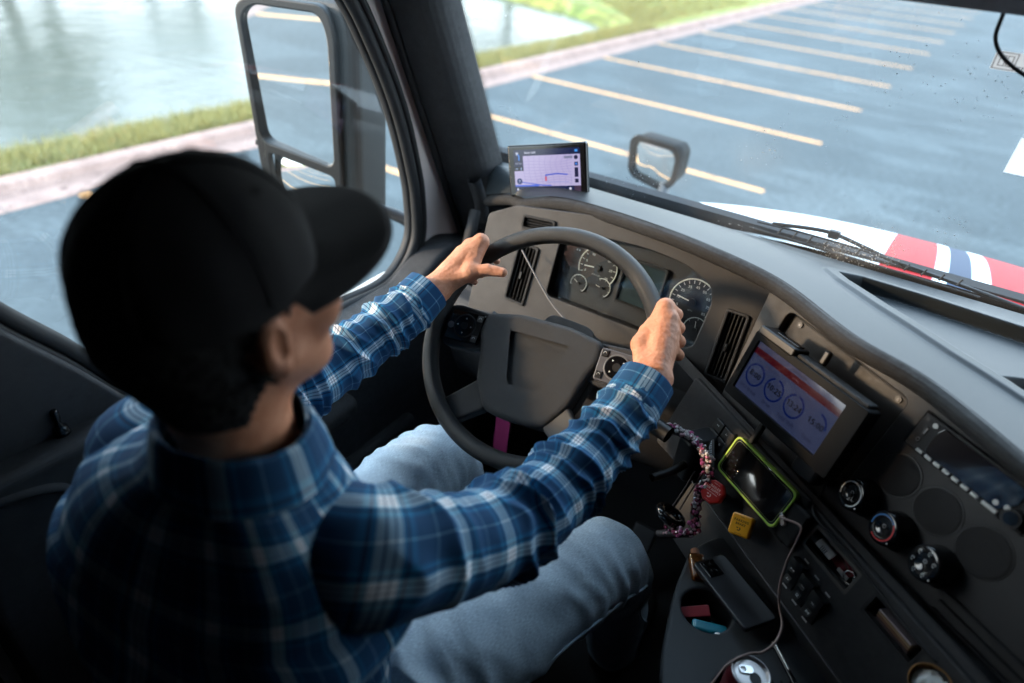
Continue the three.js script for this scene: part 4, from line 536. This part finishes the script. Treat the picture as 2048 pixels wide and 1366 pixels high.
{ // beaded lanyard looped over the brake valve
  const b = thing('beaded_lanyard', 'pink and silver beaded lanyard looped around the trailer brake by the red knob', 'lanyard'); const path = [[.222, 2.005, -.135], [.247, 2.032, -.128], [.281, 2.046, -.113], [.313, 2.050, -.096], [.330, 2.043, -.084], [.344, 2.026, -.070], [.348, 2.004, -.060], [.346, 1.978, -.050], [.350, 1.952, -.034], [.362, 1.932, -.012], [.340, 1.905, -.015], [.300, 1.865, -.025]];
  const c = curve(path); mesh('strap', tube(path, .0085, 60, 10), std(.015, .011, .013, .6), b); const cols = [[.55, .50, .52], [.45, .10, .24], [.60, .56, .55], [.28, .05, .10], [.50, .30, .34], [.12, .03, .05]].map(k => std(...k, .2, { clearcoat: .6 })), ico = new THREE.IcosahedronGeometry(1, 0);
  for (let i = 0; i < 280; i++) { const t = .02 + .96 * i / 280, p = c.getPoint(t), bd = mesh('bead', ico, cols[Math.floor(rnd() * (t > .62 ? 6 : 5)) ^ 0 % 6], b); bd.material = cols[t > .7 ? [3, 5, 1, 4][i % 4] : t > .45 ? [3, 4, 1, 0, 5][i % 5] : [0, 2, 1, 2, 4][i % 5]]; bd.position.set(p.x + (rnd() - .5) * .019, p.y + .006 + rnd() * .005, p.z + (rnd() - .5) * .019 + .003); bd.rotation.set(rnd() * 6, rnd() * 6, 0); bd.scale.setScalar(.0024 + rnd() * .0026); }
  mesh('charm', new THREE.TorusGeometry(.0045, .0016, 8, 20).translate(.350, 2.012, -.056), std(.6, .5, .52, .3), b); mesh('tassel', new THREE.SphereGeometry(.010, 12, 10).scale(.8, 1, .8).translate(.348, 1.972, -.044), std(.22, .17, .10, .9), b);
}
{ const b = thing('coiled_hand_grip', 'glossy black ring handle hanging below the beaded lanyard', 'handle'); mesh('grip', new THREE.TorusGeometry(.024, .0085, 14, 40).rotateX(1.1).rotateY(-.6).translate(.308, 1.905, -.045), M.blackGloss, b); for (const e of [0, 1]) mesh('cord', tube([[.318 + e * .014, 1.985, -.10], [.312 + e * .012, 1.95, -.075], [.305 + e * .014, 1.92, -.055]], .0016, 12, 6), std(.10, .07, .07, .7), b); }
for (const [k, x, y, w, h, l] of [[0, -.272, 1.765, .034, .05, 'short pink strap seen through the lower left of the steering wheel'], [1, -.192, 1.72, .042, .17, 'long pink strap hanging behind the lower spokes of the steering wheel']]) { const b = solo('pink_strap', grid((u, v) => V((u - .5) * w, (v - .5) * h, .004 * Math.sin(v * 5 + k)), 4, 14), std(.24, .012, .085, .8), l, 'strap', 'pink straps under the dashboard'); b.position.set(x, y + .005, -.22); b.rotation.z = k ? .02 : -.15; }
solo('thin_wire', tube([[-.222, 2.20, -.296], [-.16, 2.168, -.262], [-.09, 2.137, -.225], [-.03, 2.125, -.198]], .0021, 20, 6), std(.06, .06, .065, .4), 'thin dark wire crossing in front of the left vent to the column', 'wire');
solo('mirror_cable', tube([[.492, 2.83, -.27], [.494, 2.785, -.295], [.497, 2.755, -.31], [.512, 2.735, -.315], [.548, 2.715, -.315], [.62, 2.70, -.30], [.70, 2.72, -.28]], .0028, 50, 8), M.rubber, 'black cable hanging at the top right of the windshield', 'cable');
{ const mk = (x0, x1, y0, y1, draw, l) => { const t = canvas(256, 128, draw), g = grid((u, v) => { const y = lerp(y0, y1, v); const p = V(lerp(x0, x1, u), y - .002, zW(y) + .005); p.uv = [u, v]; return p; }, 1, 1); t.transmission = .5; t.thickness = 0; t.roughness = 1; return solo('window_sticker', g, t, l, 'sticker', 'stickers on the windshield'); };
  mk(.506, .575, 2.708, 2.735, (c) => { c.fillStyle = '#cdbfb4'; c.fillRect(0, 0, 256, 128); c.strokeStyle = '#7a6a64'; c.lineWidth = 6; c.strokeRect(8, 8, 100, 112); c.strokeRect(30, 28, 26, 70); c.strokeRect(66, 28, 26, 70); c.fillStyle = '#3a3330'; c.font = 'bold 38px sans-serif'; c.fillText('SILA', 122, 116); c.fillStyle = '#3f7fb0'; c.fillRect(160, 22, 10, 44); c.fillRect(144, 40, 44, 10); }, 'small beige inspection sticker with lettering at the top right of the windshield');
  mk(.588, .68, 2.548, 2.612, (c) => { c.fillStyle = '#efe6e0'; c.fillRect(0, 0, 256, 128); }, 'plain white sticker at the right edge of the windshield'); }

// ---------- seat, belt, driver ----------
{
  const s = thing('driver_seat', 'black driver seat under and behind the driver', 'seat');
  mesh('cushion', rbox(.50, .16, .50, .06, -.055, 1.66, .42), M.dark, s); mesh('backrest', rbox(.46, .46, .12, .05).rotateX(-.14).translate(-.055, 1.66, .80), M.black, s); mesh('seat_base', rbox(.40, .38, .40, .03, -.055, 1.39, .45), M.black, s); mesh('arm_pivot', rbox(.05, .06, .22, .02, -.335, 1.80, .56), M.black, s);
}
function sdfGeo(cx, cy, cz, size, N, dist) { // mesh of a distance field in a cube
  const mc = new MarchingCubes(N, M.black, false, false, 200000); mc.isolation = 0; const h = N / 2; const f = mc.field;
  for (let k = 0; k < N; k++) for (let j = 0; j < N; j++) for (let i = 0; i < N; i++) f[k * N * N + j * N + i] = -dist(cx + (i - h) / h * size, cy + (j - h) / h * size, cz + (k - h) / h * size);
  mc.update(); const n = mc.count, P = mc.positionArray.slice(0, n * 3), Q = new Float32Array(n * 3), e = size / N * .6;
  for (let i = 0; i < n; i++) { const x = P[i * 3] = cx + P[i * 3] * size, y = P[i * 3 + 1] = cy + P[i * 3 + 1] * size, z = P[i * 3 + 2] = cz + P[i * 3 + 2] * size; const g = V(dist(x + e, y, z) - dist(x - e, y, z), dist(x, y + e, z) - dist(x, y - e, z), dist(x, y, z + e) - dist(x, y, z - e)).normalize(); Q.set([g.x, g.y, g.z], i * 3); }
  const g = new THREE.BufferGeometry(); g.setAttribute('position', new THREE.BufferAttribute(P, 3)); g.setAttribute('normal', new THREE.BufferAttribute(Q, 3)); g.setAttribute('uv', new THREE.BufferAttribute(new Float32Array(n * 2), 2)); return metric(g);
}
const smin = (a, b, k) => { const h = Math.max(k - Math.abs(a - b), 0) / k; return Math.min(a, b) - h * h * k * .25; };
const bone = (a, b, ra, rb) => { const d = b.clone().sub(a), L2 = d.lengthSq(); return (x, y, z) => { const px = x - a.x, py = y - a.y, pz = z - a.z, t = Math.max(0, Math.min(1, (px * d.x + py * d.y + pz * d.z) / L2)); return Math.hypot(px - d.x * t, py - d.y * t, pz - d.z * t) - (ra + (rb - ra) * t); }; };
function handGeo(e) { // e -1 left, +1 right; joints laid out in the plane of the wheel
  const R = RIM, at = (th, phi, rho) => { const a = rad(th), r = R + rho * Math.sin(rad(phi)); return Wf.at(Math.cos(a) * r, Math.sin(a) * r, rho * Math.cos(rad(phi))); };
  const T = e < 0 ? [143.5, 149, 154.5, 160] : [36, 30.5, 25, 19.5], ph = e < 0 ? [24, 30, 34, 40] : [36, 40, 42, 44];
  const wrist = e < 0 ? Wf.at(-.224, .018, .050) : Wf.at(.232, .022, .050), fore = e < 0 ? V(-.246, 2.190, .095) : V(.222, 2.195, .085);
  const B = [], F = [], side = V().copy(Wf.h).multiplyScalar(.012);
  B.push(bone(wrist.clone().add(side), fore.clone().add(side), .0215, .026), bone(wrist.clone().sub(side), fore.clone().sub(side), .0215, .026));
  T.forEach((th, i) => {
    const mcp = at(th, ph[i], .0385 + (i === 1 ? .002 : i === 3 ? -.003 : 0)), pip = at(th - e * 1.2, ph[i] + 62 + (i === 3 ? -6 : 0), .0345), dip = at(th - e * 1, ph[i] + 118, .0275), tip = at(th, ph[i] + 168, .0265), s = i === 3 ? .86 : 1;
    B.push(bone(wrist.clone().lerp(mcp, .12), mcp, .0195, .0140 * s));
    const a = bone(mcp, pip, .0130 * s, .0108 * s), b = bone(pip, dip, .0108 * s, .0092 * s), c = bone(dip, tip, .0088 * s, .0074 * s); F.push((x, y, z) => smin(smin(a(x, y, z), b(x, y, z), .004), c(x, y, z), .004));
  });
  const tj = e < 0 ? [Wf.at(-.205, .042, .044), Wf.at(-.176, .074, .042), Wf.at(-.146, .091, .039), Wf.at(-.117, .098, .034)] : [Wf.at(.208, .035, .046), Wf.at(.186, .066, .034), Wf.at(.180, .094, .022), Wf.at(.180, .118, .008)];
  B.push(bone(tj[0], tj[1], .0185, .0150)); const t1 = bone(tj[1], tj[2], .0142, .0114), t2 = bone(tj[2], tj[3], .0114, .0092); F.push((x, y, z) => smin(t1(x, y, z), t2(x, y, z), .003));
  B.push(bone(tj[1], at(T[0], ph[0] - 6, .034), .0125, .0115)); B.push(bone(tj[1], at(T[1], ph[1], .034), .013, .012));
  const rim = (x, y, z) => { const q = V(x, y, z).sub(Wf.O), a = q.dot(Wf.h), b = q.dot(Wf.u), c = q.dot(Wf.n); return Math.hypot(Math.hypot(a, b) - R, c) - RR + .0006; };
  const d = (x, y, z) => { let p = 1; for (const f of B) p = smin(p, f(x, y, z), .011); let q = 1; for (const f of F) q = Math.min(q, f(x, y, z)); return Math.max(smin(p, q, .0065), -rim(x, y, z)) + .0006 * noise(x * 160, y * 160, z * 160); };
  const c = Wf.at(e < 0 ? -.200 : .225, .075, .022); const g = sdfGeo(c.x, c.y, c.z, .112, 96, d);
  // thumb nail of the hand that shows it
  const out = [g]; if (e < 0) { const dir = tj[3].clone().sub(tj[2]).normalize(), up = Wf.n.clone().multiplyScalar(.8).addScaledVector(Wf.u, .6).normalize(), sd = dir.clone().cross(up).normalize(); const o = tj[3].clone().addScaledVector(up, .0078); out.nail = grid((u, v) => o.clone().addScaledVector(sd, (u - .5) * .012).addScaledVector(dir, (v - .62) * .015).addScaledVector(up, -.0030 * Math.pow((u - .5) * 2, 2) - .0022 * v * v), 8, 6); }
  return out;
}
const skinTex = dataTex(256, (u, v) => { const n = tnoise(u, v, 6, 1) * 26 + tnoise(u, v, 26, 3) * 18 + tnoise(u, v, 90, 5) * 14; return [208 + n * .7, 142 + n, 108 + n * 1.1]; }, true, 9);
const skin = new THREE.MeshPhysicalMaterial({ map: skinTex, roughness: .52, side: THREE.DoubleSide, bumpMap: again(grainTex, 30), bumpScale: .0001, sheen: .2 });
// plaid: white triple lines over blue and navy, tile 8.4 cm
function stripe(t) { // returns [base shade, white amount, navy line]
  const w = (c, h) => smooth(h + .006, h - .006, Math.abs(t - c)); const white = Math.min(1, w(.115, .022) + w(.185, .026) + w(.255, .022) + .78 * w(.185, .10) + .5 * w(.68, .012)), navy = Math.min(1, w(.035, .012) + w(.335, .012) + w(.150, .006) + w(.220, .006)), deep = smooth(.40, .44, t) * smooth(.98, .94, t); return [deep, white, navy]; }
const plaidTex = dataTex(512, (u, v) => { const a = stripe(u), b = stripe(v), tw = .5 + .5 * Math.sign(Math.sin((u + v) * 512 * .7)), wv = tnoise(u, v, 70, 2) * 14; const mixc = (s) => { const base = [20, 110, 154], deep = [9, 54, 92], navy = [8, 18, 46], white = [246, 246, 248]; let c = base.map((x, i) => lerp(x, deep[i], s[0] * .8)); c = c.map((x, i) => lerp(x, white[i], s[1])); return c.map((x, i) => lerp(x, navy[i], s[2])); }; const A = mixc(a), Bc = mixc(b); return A.map((x, i) => (x * (.5 + .1 * tw) + Bc[i] * (.5 - .1 * tw)) + wv); }, true, 1 / .080);
const weaveTex = dataTex(128, (u, v) => 128 + 60 * Math.sin((u + v) * 6.283 * 16) + 60 * tnoise(u, v, 20, 2), false, 40);
const shirtMat = new THREE.MeshPhysicalMaterial({ map: plaidTex, roughness: .92, side: THREE.DoubleSide, sheen: .25, bumpMap: weaveTex, bumpScale: .0003 });
const denimTex = dataTex(512, (u, v) => { const n = tnoise(u * 1, v * .25, 160, 2) * 40 + tnoise(u, v, 7, 4) * 26 + tnoise(u, v, 120, 9) * 22; return [182 + n, 197 + n, 208 + n * .9]; }, true, 4);
const denim = new THREE.MeshPhysicalMaterial({ map: denimTex, roughness: .95, side: THREE.DoubleSide, sheen: .2, bumpMap: again(weaveTex, 60), bumpScale: .0002 });
// a sleeve or trouser leg: tube along a path with folds
function limb(path, rs, nu, nv, folds, seedv, flat = 1) {
  const c = curve(path), L = c.getLength(); const fr = c.computeFrenetFrames(nv, false), mean = rs.reduce((a, b) => a + b[1], 0) / rs.length;
  // fixed up direction keeps the pattern from twisting
  return grid((u, v) => { const p = c.getPointAt(v), t = c.getTangentAt(v); let s = V(0, 1, 0).cross(t); s.normalize(); const up = t.clone().cross(s).normalize(); let r = rs[0][1]; for (let i = 0; i < rs.length - 1; i++) if (v >= rs[i][0] && v <= rs[i + 1][0]) r = lerp(rs[i][1], rs[i + 1][1], smooth(rs[i][0], rs[i + 1][0], v)); const a = u * 6.283, ca = Math.cos(a), sa = Math.sin(a);
    let f = 0; for (const [vc, w, amp, fr2, tilt] of folds) { const e = Math.exp(-Math.pow((v - vc) / w, 2)); f += amp * e * (1 - Math.abs(Math.sin(fr2 * (v - vc) + tilt * sa + .9 * ca + 2.8 * noise(ca * .9, sa * .9, v * 6 + seedv)))) ; } f += .0045 * fbm(ca * 1.4 + seedv, sa * 1.4, v * L * 14, 3);
    r += f; p.addScaledVector(s, ca * r).addScaledVector(up, sa * r * flat); p.uv = [u * Math.round(6.283 * mean / .080) * .080, v * L]; return p; }, nu, nv, true);
}
{
  const d = thing('person', 'driver in a blue plaid shirt, light jeans and black cap holding the steering wheel', 'person');
  // head: distance field in head coordinates, x right, y up, z towards the back
  const H = V(-.006, 2.556, .596), turn = new THREE.Quaternion().setFromEuler(new THREE.Euler(rad(4), rad(2), rad(-1), 'YXZ')), inv = turn.clone().invert();
  const ell = (cx, cy, cz, rx, ry, rz) => (x, y, z) => { const a = (x - cx) / rx, b = (y - cy) / ry, c = (z - cz) / rz, k = Math.hypot(a, b, c); return (k - 1) * Math.min(rx, ry, rz); };
  const S = [ell(0, .012, .012, .077, .098, .100), ell(0, -.050, -.042, .058, .072, .058), ell(0, -.085, -.060, .036, .030, .034), ell(0, -.015, -.065, .060, .045, .035)], neck = bone(V(0, -.055, .026), V(-.004, -.21, .008), .055, .058);
  const jaw1 = bone(V(.058, -.050, -.01), V(.024, -.100, -.075), .016, .016), jaw2 = bone(V(-.058, -.050, -.01), V(-.024, -.100, -.075), .016, .016), nose = bone(V(0, -.008, -.096), V(0, -.040, -.117), .008, .0125), lips = ell(0, -.066, -.096, .024, .012, .012), browb = bone(V(-.036, .008, -.080), V(.036, .008, -.080), .011, .011), chk = ell(.045, -.025, -.070, .022, .022, .02), chk2 = ell(-.045, -.025, -.070, .022, .022, .02);
  const ear = e => { const o = ell(e * .080, -.012, .012, .0115, .030, .0178), hl = ell(e * .091, -.009, .009, .007, .018, .0095), lob = ell(e * .079, -.040, .004, .008, .011, .009); return (x, y, z) => Math.max(Math.min(o(x, y, z), lob(x, y, z)), -hl(x, y, z)); }, e1 = ear(1), e2 = ear(-1);
  const headD = (X, Y, Z) => { const q = V(X, Y, Z).sub(H).applyQuaternion(inv), x = q.x, y = q.y, z = q.z; let k = 1; for (const f of S) k = smin(k, f(x, y, z), .03); k = smin(k, jaw1(x, y, z), .025); k = smin(k, jaw2(x, y, z), .025); k = smin(k, neck(x, y, z), .03); k = smin(k, browb(x, y, z), .018); k = smin(k, nose(x, y, z), .012); k = smin(k, lips(x, y, z), .01); k = smin(k, chk(x, y, z), .02); k = smin(k, chk2(x, y, z), .02); k = smin(k, e1(x, y, z), .006); return smin(k, e2(x, y, z), .006); };
  const head = sdfGeo(H.x, H.y - .045, H.z + .01, .16, 84, headD); const hl = handGeo(-1), hr = handGeo(1);
  mesh('body', merge([head, hl[0], hr[0]]), skin, d);
  mesh('thumb_nail', hl.nail, std(.62, .42, .36, .3), d);
  const eyes = [-1, 1].map(e => new THREE.SphereGeometry(.011, 16, 12).translate(e * .032, .002, -.083).applyQuaternion(turn).translate(H.x, H.y, H.z)); eyes.forEach(g => mesh('eye', g, std(.55, .52, .5, .2), d));
  const brows = [-1, 1].map(e => tube([[e * .018, .008, -.094], [e * .034, .012, -.090], [e * .05, .006, -.080]], .0035, 10, 6).applyQuaternion(turn).translate(H.x, H.y, H.z)); mesh('eyebrows', merge(brows), std(.012, .009, .008, .8), d);
  // cropped hair under the cap: back and sides
  const hairD = (X, Y, Z) => { const q = V(X, Y, Z).sub(H).applyQuaternion(inv), x = q.x, y = q.y, z = q.z; const a = headD(X, Y, Z) - .0035 + .0012 * noise(x * 420, y * 420, z * 420); const line = Math.max(-(z - .006 - Math.max(0, -(y + .03)) * .42 + smooth(-.030, -.005, y) * .024), y - .05); const low = -(y + .108 - z * .15), earc = .026 - Math.hypot((y + .014) * .8, z - .008); return Math.max(a, line, low, Math.abs(x) > .06 ? earc : -1); };
  mesh('hair', sdfGeo(H.x, H.y - .02, H.z + .01, .14, 72, hairD), std(.011, .009, .009, .75), d);
  // shirt: torso, sleeves, cuffs, collar
  const sec = [[1.70, -.045, .585, .185, .15], [1.80, -.05, .60, .19, .15], [1.92, -.055, .618, .195, .152], [2.04, -.06, .628, .205, .15], [2.14, -.06, .625, .215, .142], [2.22, -.058, .615, .215, .130], [2.285, -.05, .61, .190, .112], [2.34, -.036, .608, .142, .094], [2.378, -.016, .607, .098, .082], [2.42, -.004, .606, .066, .066]];
  const sc = k => new THREE.CatmullRomCurve3(sec.map(s => V(s[k], 0, 0))), cs = [0, 1, 2, 3, 4].map(sc), yawS = rad(6);
  const torso = grid((u, v) => { const [y, x, z, a, b] = cs.map(c => c.getPoint(v).x), t = u * 6.283, C0 = Math.cos(t), S0 = Math.sin(t); const px = Math.sign(C0) * Math.pow(Math.abs(C0), .82) * a, pz = Math.sign(S0) * Math.pow(Math.abs(S0), .88) * b; const fold = .010 * (fbm(t * 1.3 + v * 2, v * 5, 2.2, 3)) + .006 * (1 - Math.abs(Math.sin(v * 16 + 2.2 * C0 + 2 * noise(C0, S0, v * 3)))) * smooth(.75, .5, v); const k = 1 + fold / .18; const p = V(x + (px * Math.cos(yawS) + pz * Math.sin(yawS)) * k, y - .022 * Math.pow(Math.max(0, Math.abs(C0) - .45), 1) * smooth(.62, .8, v), z + (-px * Math.sin(yawS) + pz * Math.cos(yawS)) * k); p.uv = [u * 1.26 + .03, y + .02 * noise(t, v * 4, 1)]; return p; }, 150, 130, true);
  const shR = V(.115, 2.255, .560), shL = V(-.212, 2.25, .600);
  const armR = [[.035, 2.262, .595], shR, [.165, 2.192, .44], [.187, 2.150, .315], [.203, 2.160, .19], [.219, 2.196, .075], [.2205, 2.2125, .036]], armL = [[-.15, 2.255, .60], shL, [-.262, 2.182, .46], [-.280, 2.148, .32], [-.275, 2.160, .20], [-.247, 2.200, .078], [-.2425, 2.2135, .040]];
  const rsR = [[0, .075], [.12, .078], [.3, .066], [.52, .061], [.72, .055], [.88, .048], [1, .0465]], fR = [[.50, .075, .019, 52, 1.5], [.70, .05, .015, 60, -1.6], [.84, .05, .013, 75, 1.1], [.93, .03, .008, 90, .8], [.22, .07, .012, 40, 1.2]];
  const cuff = (a, b, r) => { const A = V(...a), t = V(...b).sub(A), L = t.length(); t.normalize(); const s = V(0, 1, 0).cross(t).normalize(), up = t.clone().cross(s).normalize(); const prof = [[-.012, r + .002], [.0, r + .0045], [.02, r + .004], [.055, r + .0025], [.0625, r + .002], [.0635, r - .001], [.05, r - .004]]; return grid((u, v) => { const i = v * 6, k = Math.min(5, Math.floor(i)), f = i - k, l = lerp(prof[k][0], prof[k + 1][0], f), q = lerp(prof[k][1], prof[k + 1][1], f) + .0016 * noise(Math.cos(u * 6.283) * 2, Math.sin(u * 6.283) * 2, l * 30), an = u * 6.283; const p = A.clone().addScaledVector(t, l).addScaledVector(s, Math.cos(an) * q).addScaledVector(up, Math.sin(an) * q * .94); p.uv = [l + .011, u * .252 + .02]; return p; }, 60, 24, true); };
  const colC = V(-.002, 2.410, .606); const collar = grid((u, v) => { const t = (u - .5) * 5.7 + Math.PI / 2, C0 = Math.cos(t), S0 = Math.sin(t), end = smooth(.36, .5, Math.abs(u - .5)); const pr = [[.0695, -.030], [.069, .004], [.0695, .024], [.0735, .028], [.078, .021], [.084, -.006], [.0895, -.032 - .018 * end], [.088, -.035 - .018 * end]]; const i = v * 7, k = Math.min(6, Math.floor(i)), f = i - k, r = lerp(pr[k][0], pr[k + 1][0], f) + .012 * end * smooth(.4, 1, v), h = lerp(pr[k][1], pr[k + 1][1], f); const p = V(colC.x + C0 * r * 1.02, colC.y + h - .014 * (1 - S0) + .003 * noise(C0 * 3, S0 * 3, v * 2), colC.z + S0 * r * .98); p.uv = [u * .46, v * .09 + .01]; return p; }, 110, 28);
  const yoke = mesh('shirt', merge([torso, limb(armR, rsR, 90, 190, fR, 3.1), limb(armL, rsR.map(([a, b]) => [a, b * .97]), 90, 190, fR.map(f => [f[0] + .03, f[1], f[2], f[3], -f[4]]), 8.7), cuff([.2194, 2.1985, .070], [.2215, 2.2195, .0235], .0455), cuff([-.2455, 2.2005, .0745], [-.240, 2.2215, .028], .0455), collar]), shirtMat, d);
  mesh('cuff_button', new THREE.SphereGeometry(.0055, 14, 10).scale(1, .5, 1).translate(-.231, 2.158, .055), M.white, d);
  // jeans
  const legR = [[.03, 1.80, .66], [.068, 1.820, .56], [.145, 1.850, .36], [.212, 1.862, .165], [.238, 1.840, .085], [.238, 1.75, .03], [.25, 1.60, -.03], [.24, 1.40, -.10], [.24, 1.29, -.14]], legL = [[-.13, 1.80, .66], [-.145, 1.815, .56], [-.165, 1.845, .34], [-.176, 1.860, .155], [-.180, 1.838, .075], [-.185, 1.75, .02], [-.19, 1.60, -.05], [-.19, 1.40, -.12], [-.19, 1.29, -.16]];
  const rl = [[0, .105], [.2, .100], [.4, .088], [.50, .079], [.58, .077], [.7, .070], [1, .064]], fl = [[.49, .035, .011, 120, 1.6], [.12, .10, .020, 45, 1.7], [.60, .05, .014, 80, .8], [.30, .10, .008, 34, 1.9], [.06, .05, .018, 90, 2.4], [.22, .05, .008, 75, -2.1], [.42, .04, .005, 110, 2.2]];
  mesh('jeans', merge([limb(legR, rl, 70, 170, fl, 1.7), limb(legL, rl, 70, 170, fl, 5.2), grid((u, v) => { const a = u * 6.283, y = lerp(1.70, 1.86, v); return V(-.05 + Math.cos(a) * .178, y, .60 + Math.sin(a) * .145); }, 40, 6, true)]), denim, d);
  for (const [leg, e] of [[legR, 1], [legL, -1]]) { const c = curve(leg), pts = []; for (let i = 0; i <= 40; i++) { const v = i / 40 * .98, t = c.getTangentAt(v), s2 = V(0, 1, 0).cross(t).normalize(); let r = rl[0][1]; for (let k = 0; k < rl.length - 1; k++) if (v >= rl[k][0] && v <= rl[k + 1][0]) r = lerp(rl[k][1], rl[k + 1][1], smooth(rl[k][0], rl[k + 1][0], v)); pts.push(c.getPointAt(v).addScaledVector(s2, -e * (r + .0035))); } mesh('side_seam', tube(pts, .0026, 160, 6), denim, d); }
  for (const [x, z] of [[.24, -.19], [-.19, -.21]]) mesh('shoe', rbox(.095, .10, .28, .04, x, 1.25, z - .03), std(.02, .018, .017, .5), d);
}
{ // baseball cap
  const H = V(-.006, 2.556, .596), q = new THREE.Quaternion().setFromEuler(new THREE.Euler(rad(4), rad(2), rad(-1), 'YXZ'));
  const c = thing('baseball_cap', 'plain black baseball cap on the head of the driver', 'cap'); c.quaternion.copy(q); c.rotateX(rad(5)); c.position.copy(H).add(V(0, .014, -.002).applyQuaternion(q));
  const cloth = std(.011, .0095, .012, .9, { bumpMap: again(weaveTex, 60), bumpScale: .0003, sheen: .15 });
  const crown = grid((u, v) => { const a = u * 6.283, C0 = Math.cos(a), S0 = Math.sin(a), th = v * Math.PI / 2, rx = .0870, rz = .1045, seam = .0018 * Math.exp(-Math.pow(Math.sin(a * 3) / .05, 2)), up = .1035, k = Math.pow(Math.cos(th), .84), dent = .004 * noise(C0 * 2.2, S0 * 2.2, v * 2.2); const p = V(C0 * (rx + dent) * k, .016 + up * Math.pow(Math.sin(th), .93) + .006 * S0 * (1 - v) - .006 * Math.abs(C0) * (1 - v), .008 + S0 * (rz + dent) * k); p.multiplyScalar(1 - seam * 6); p.uv = [u * .62, v * .15]; return p; }, 144, 44, true); mesh('crown', crown, cloth, c);
  mesh('sweat_band', grid((u, v) => { const a = u * 6.283, S0 = Math.sin(a); return V(Math.cos(a) * (.0885 - .002 * v), .016 + .006 * S0 - .006 * Math.abs(Math.cos(a)) + .012 * v - .004, .010 + S0 * (.1065 - .002 * v)); }, 90, 3, true), cloth, c);
  // brim: curved plate of even thickness
  const br = grid((u, v) => { const w = (u - .5) * 2, a = w * 1.35, i = v < .5 ? v * 2 : (1 - v) * 2, lift = v < .5 ? .0016 : -.0016, out = (.094 * Math.pow(Math.max(0, Math.cos(a * 1.155)), .5)) * i; const x = Math.sin(a) * (.0885 + out * .42), z = .008 - Math.cos(a) * .1055 - out; return V(x, .0155 - .006 * Math.cos(a) - .006 * Math.abs(Math.sin(a)) + lift - .020 * w * w * i - out * .06, z - .003 * (1 - i) * -1); }, 64, 24); mesh('brim', br, cloth, c);
  for (let k = 0; k < 6; k++) { const a = k * 1.0472, pts = []; for (let i = 0; i <= 16; i++) { const th = i / 16 * Math.PI / 2 * .985, kk = Math.pow(Math.cos(th), .84) * 1.001, C0 = Math.cos(a), S0 = Math.sin(a); pts.push(V(C0 * .0870 * kk, .016 + .1035 * Math.pow(Math.sin(th), .93) + (.006 * S0 - .006 * Math.abs(C0)) * (1 - i / 16), .008 + S0 * .1045 * kk)); } mesh('seam', tube(pts, .0014, 40, 5), cloth, c); }
  mesh('top_button', new THREE.SphereGeometry(.0075, 18, 10).scale(1, .45, 1).translate(0, .1195, .010), cloth, c);
  for (let k = 0; k < 6; k++) { const a = k * 1.0472 + .52, th = .86; mesh('eyelet', new THREE.TorusGeometry(.0032, .0011, 8, 18).applyQuaternion(new THREE.Quaternion().setFromUnitVectors(V(0, 0, 1), V(Math.cos(a) * .6, .75, Math.sin(a) * .6).normalize())).translate(Math.cos(a) * .0885 * .72, .016 + .1035 * .775, .010 + Math.sin(a) * .1065 * .72), cloth, c); }
}

renderer.render(scene, camera);
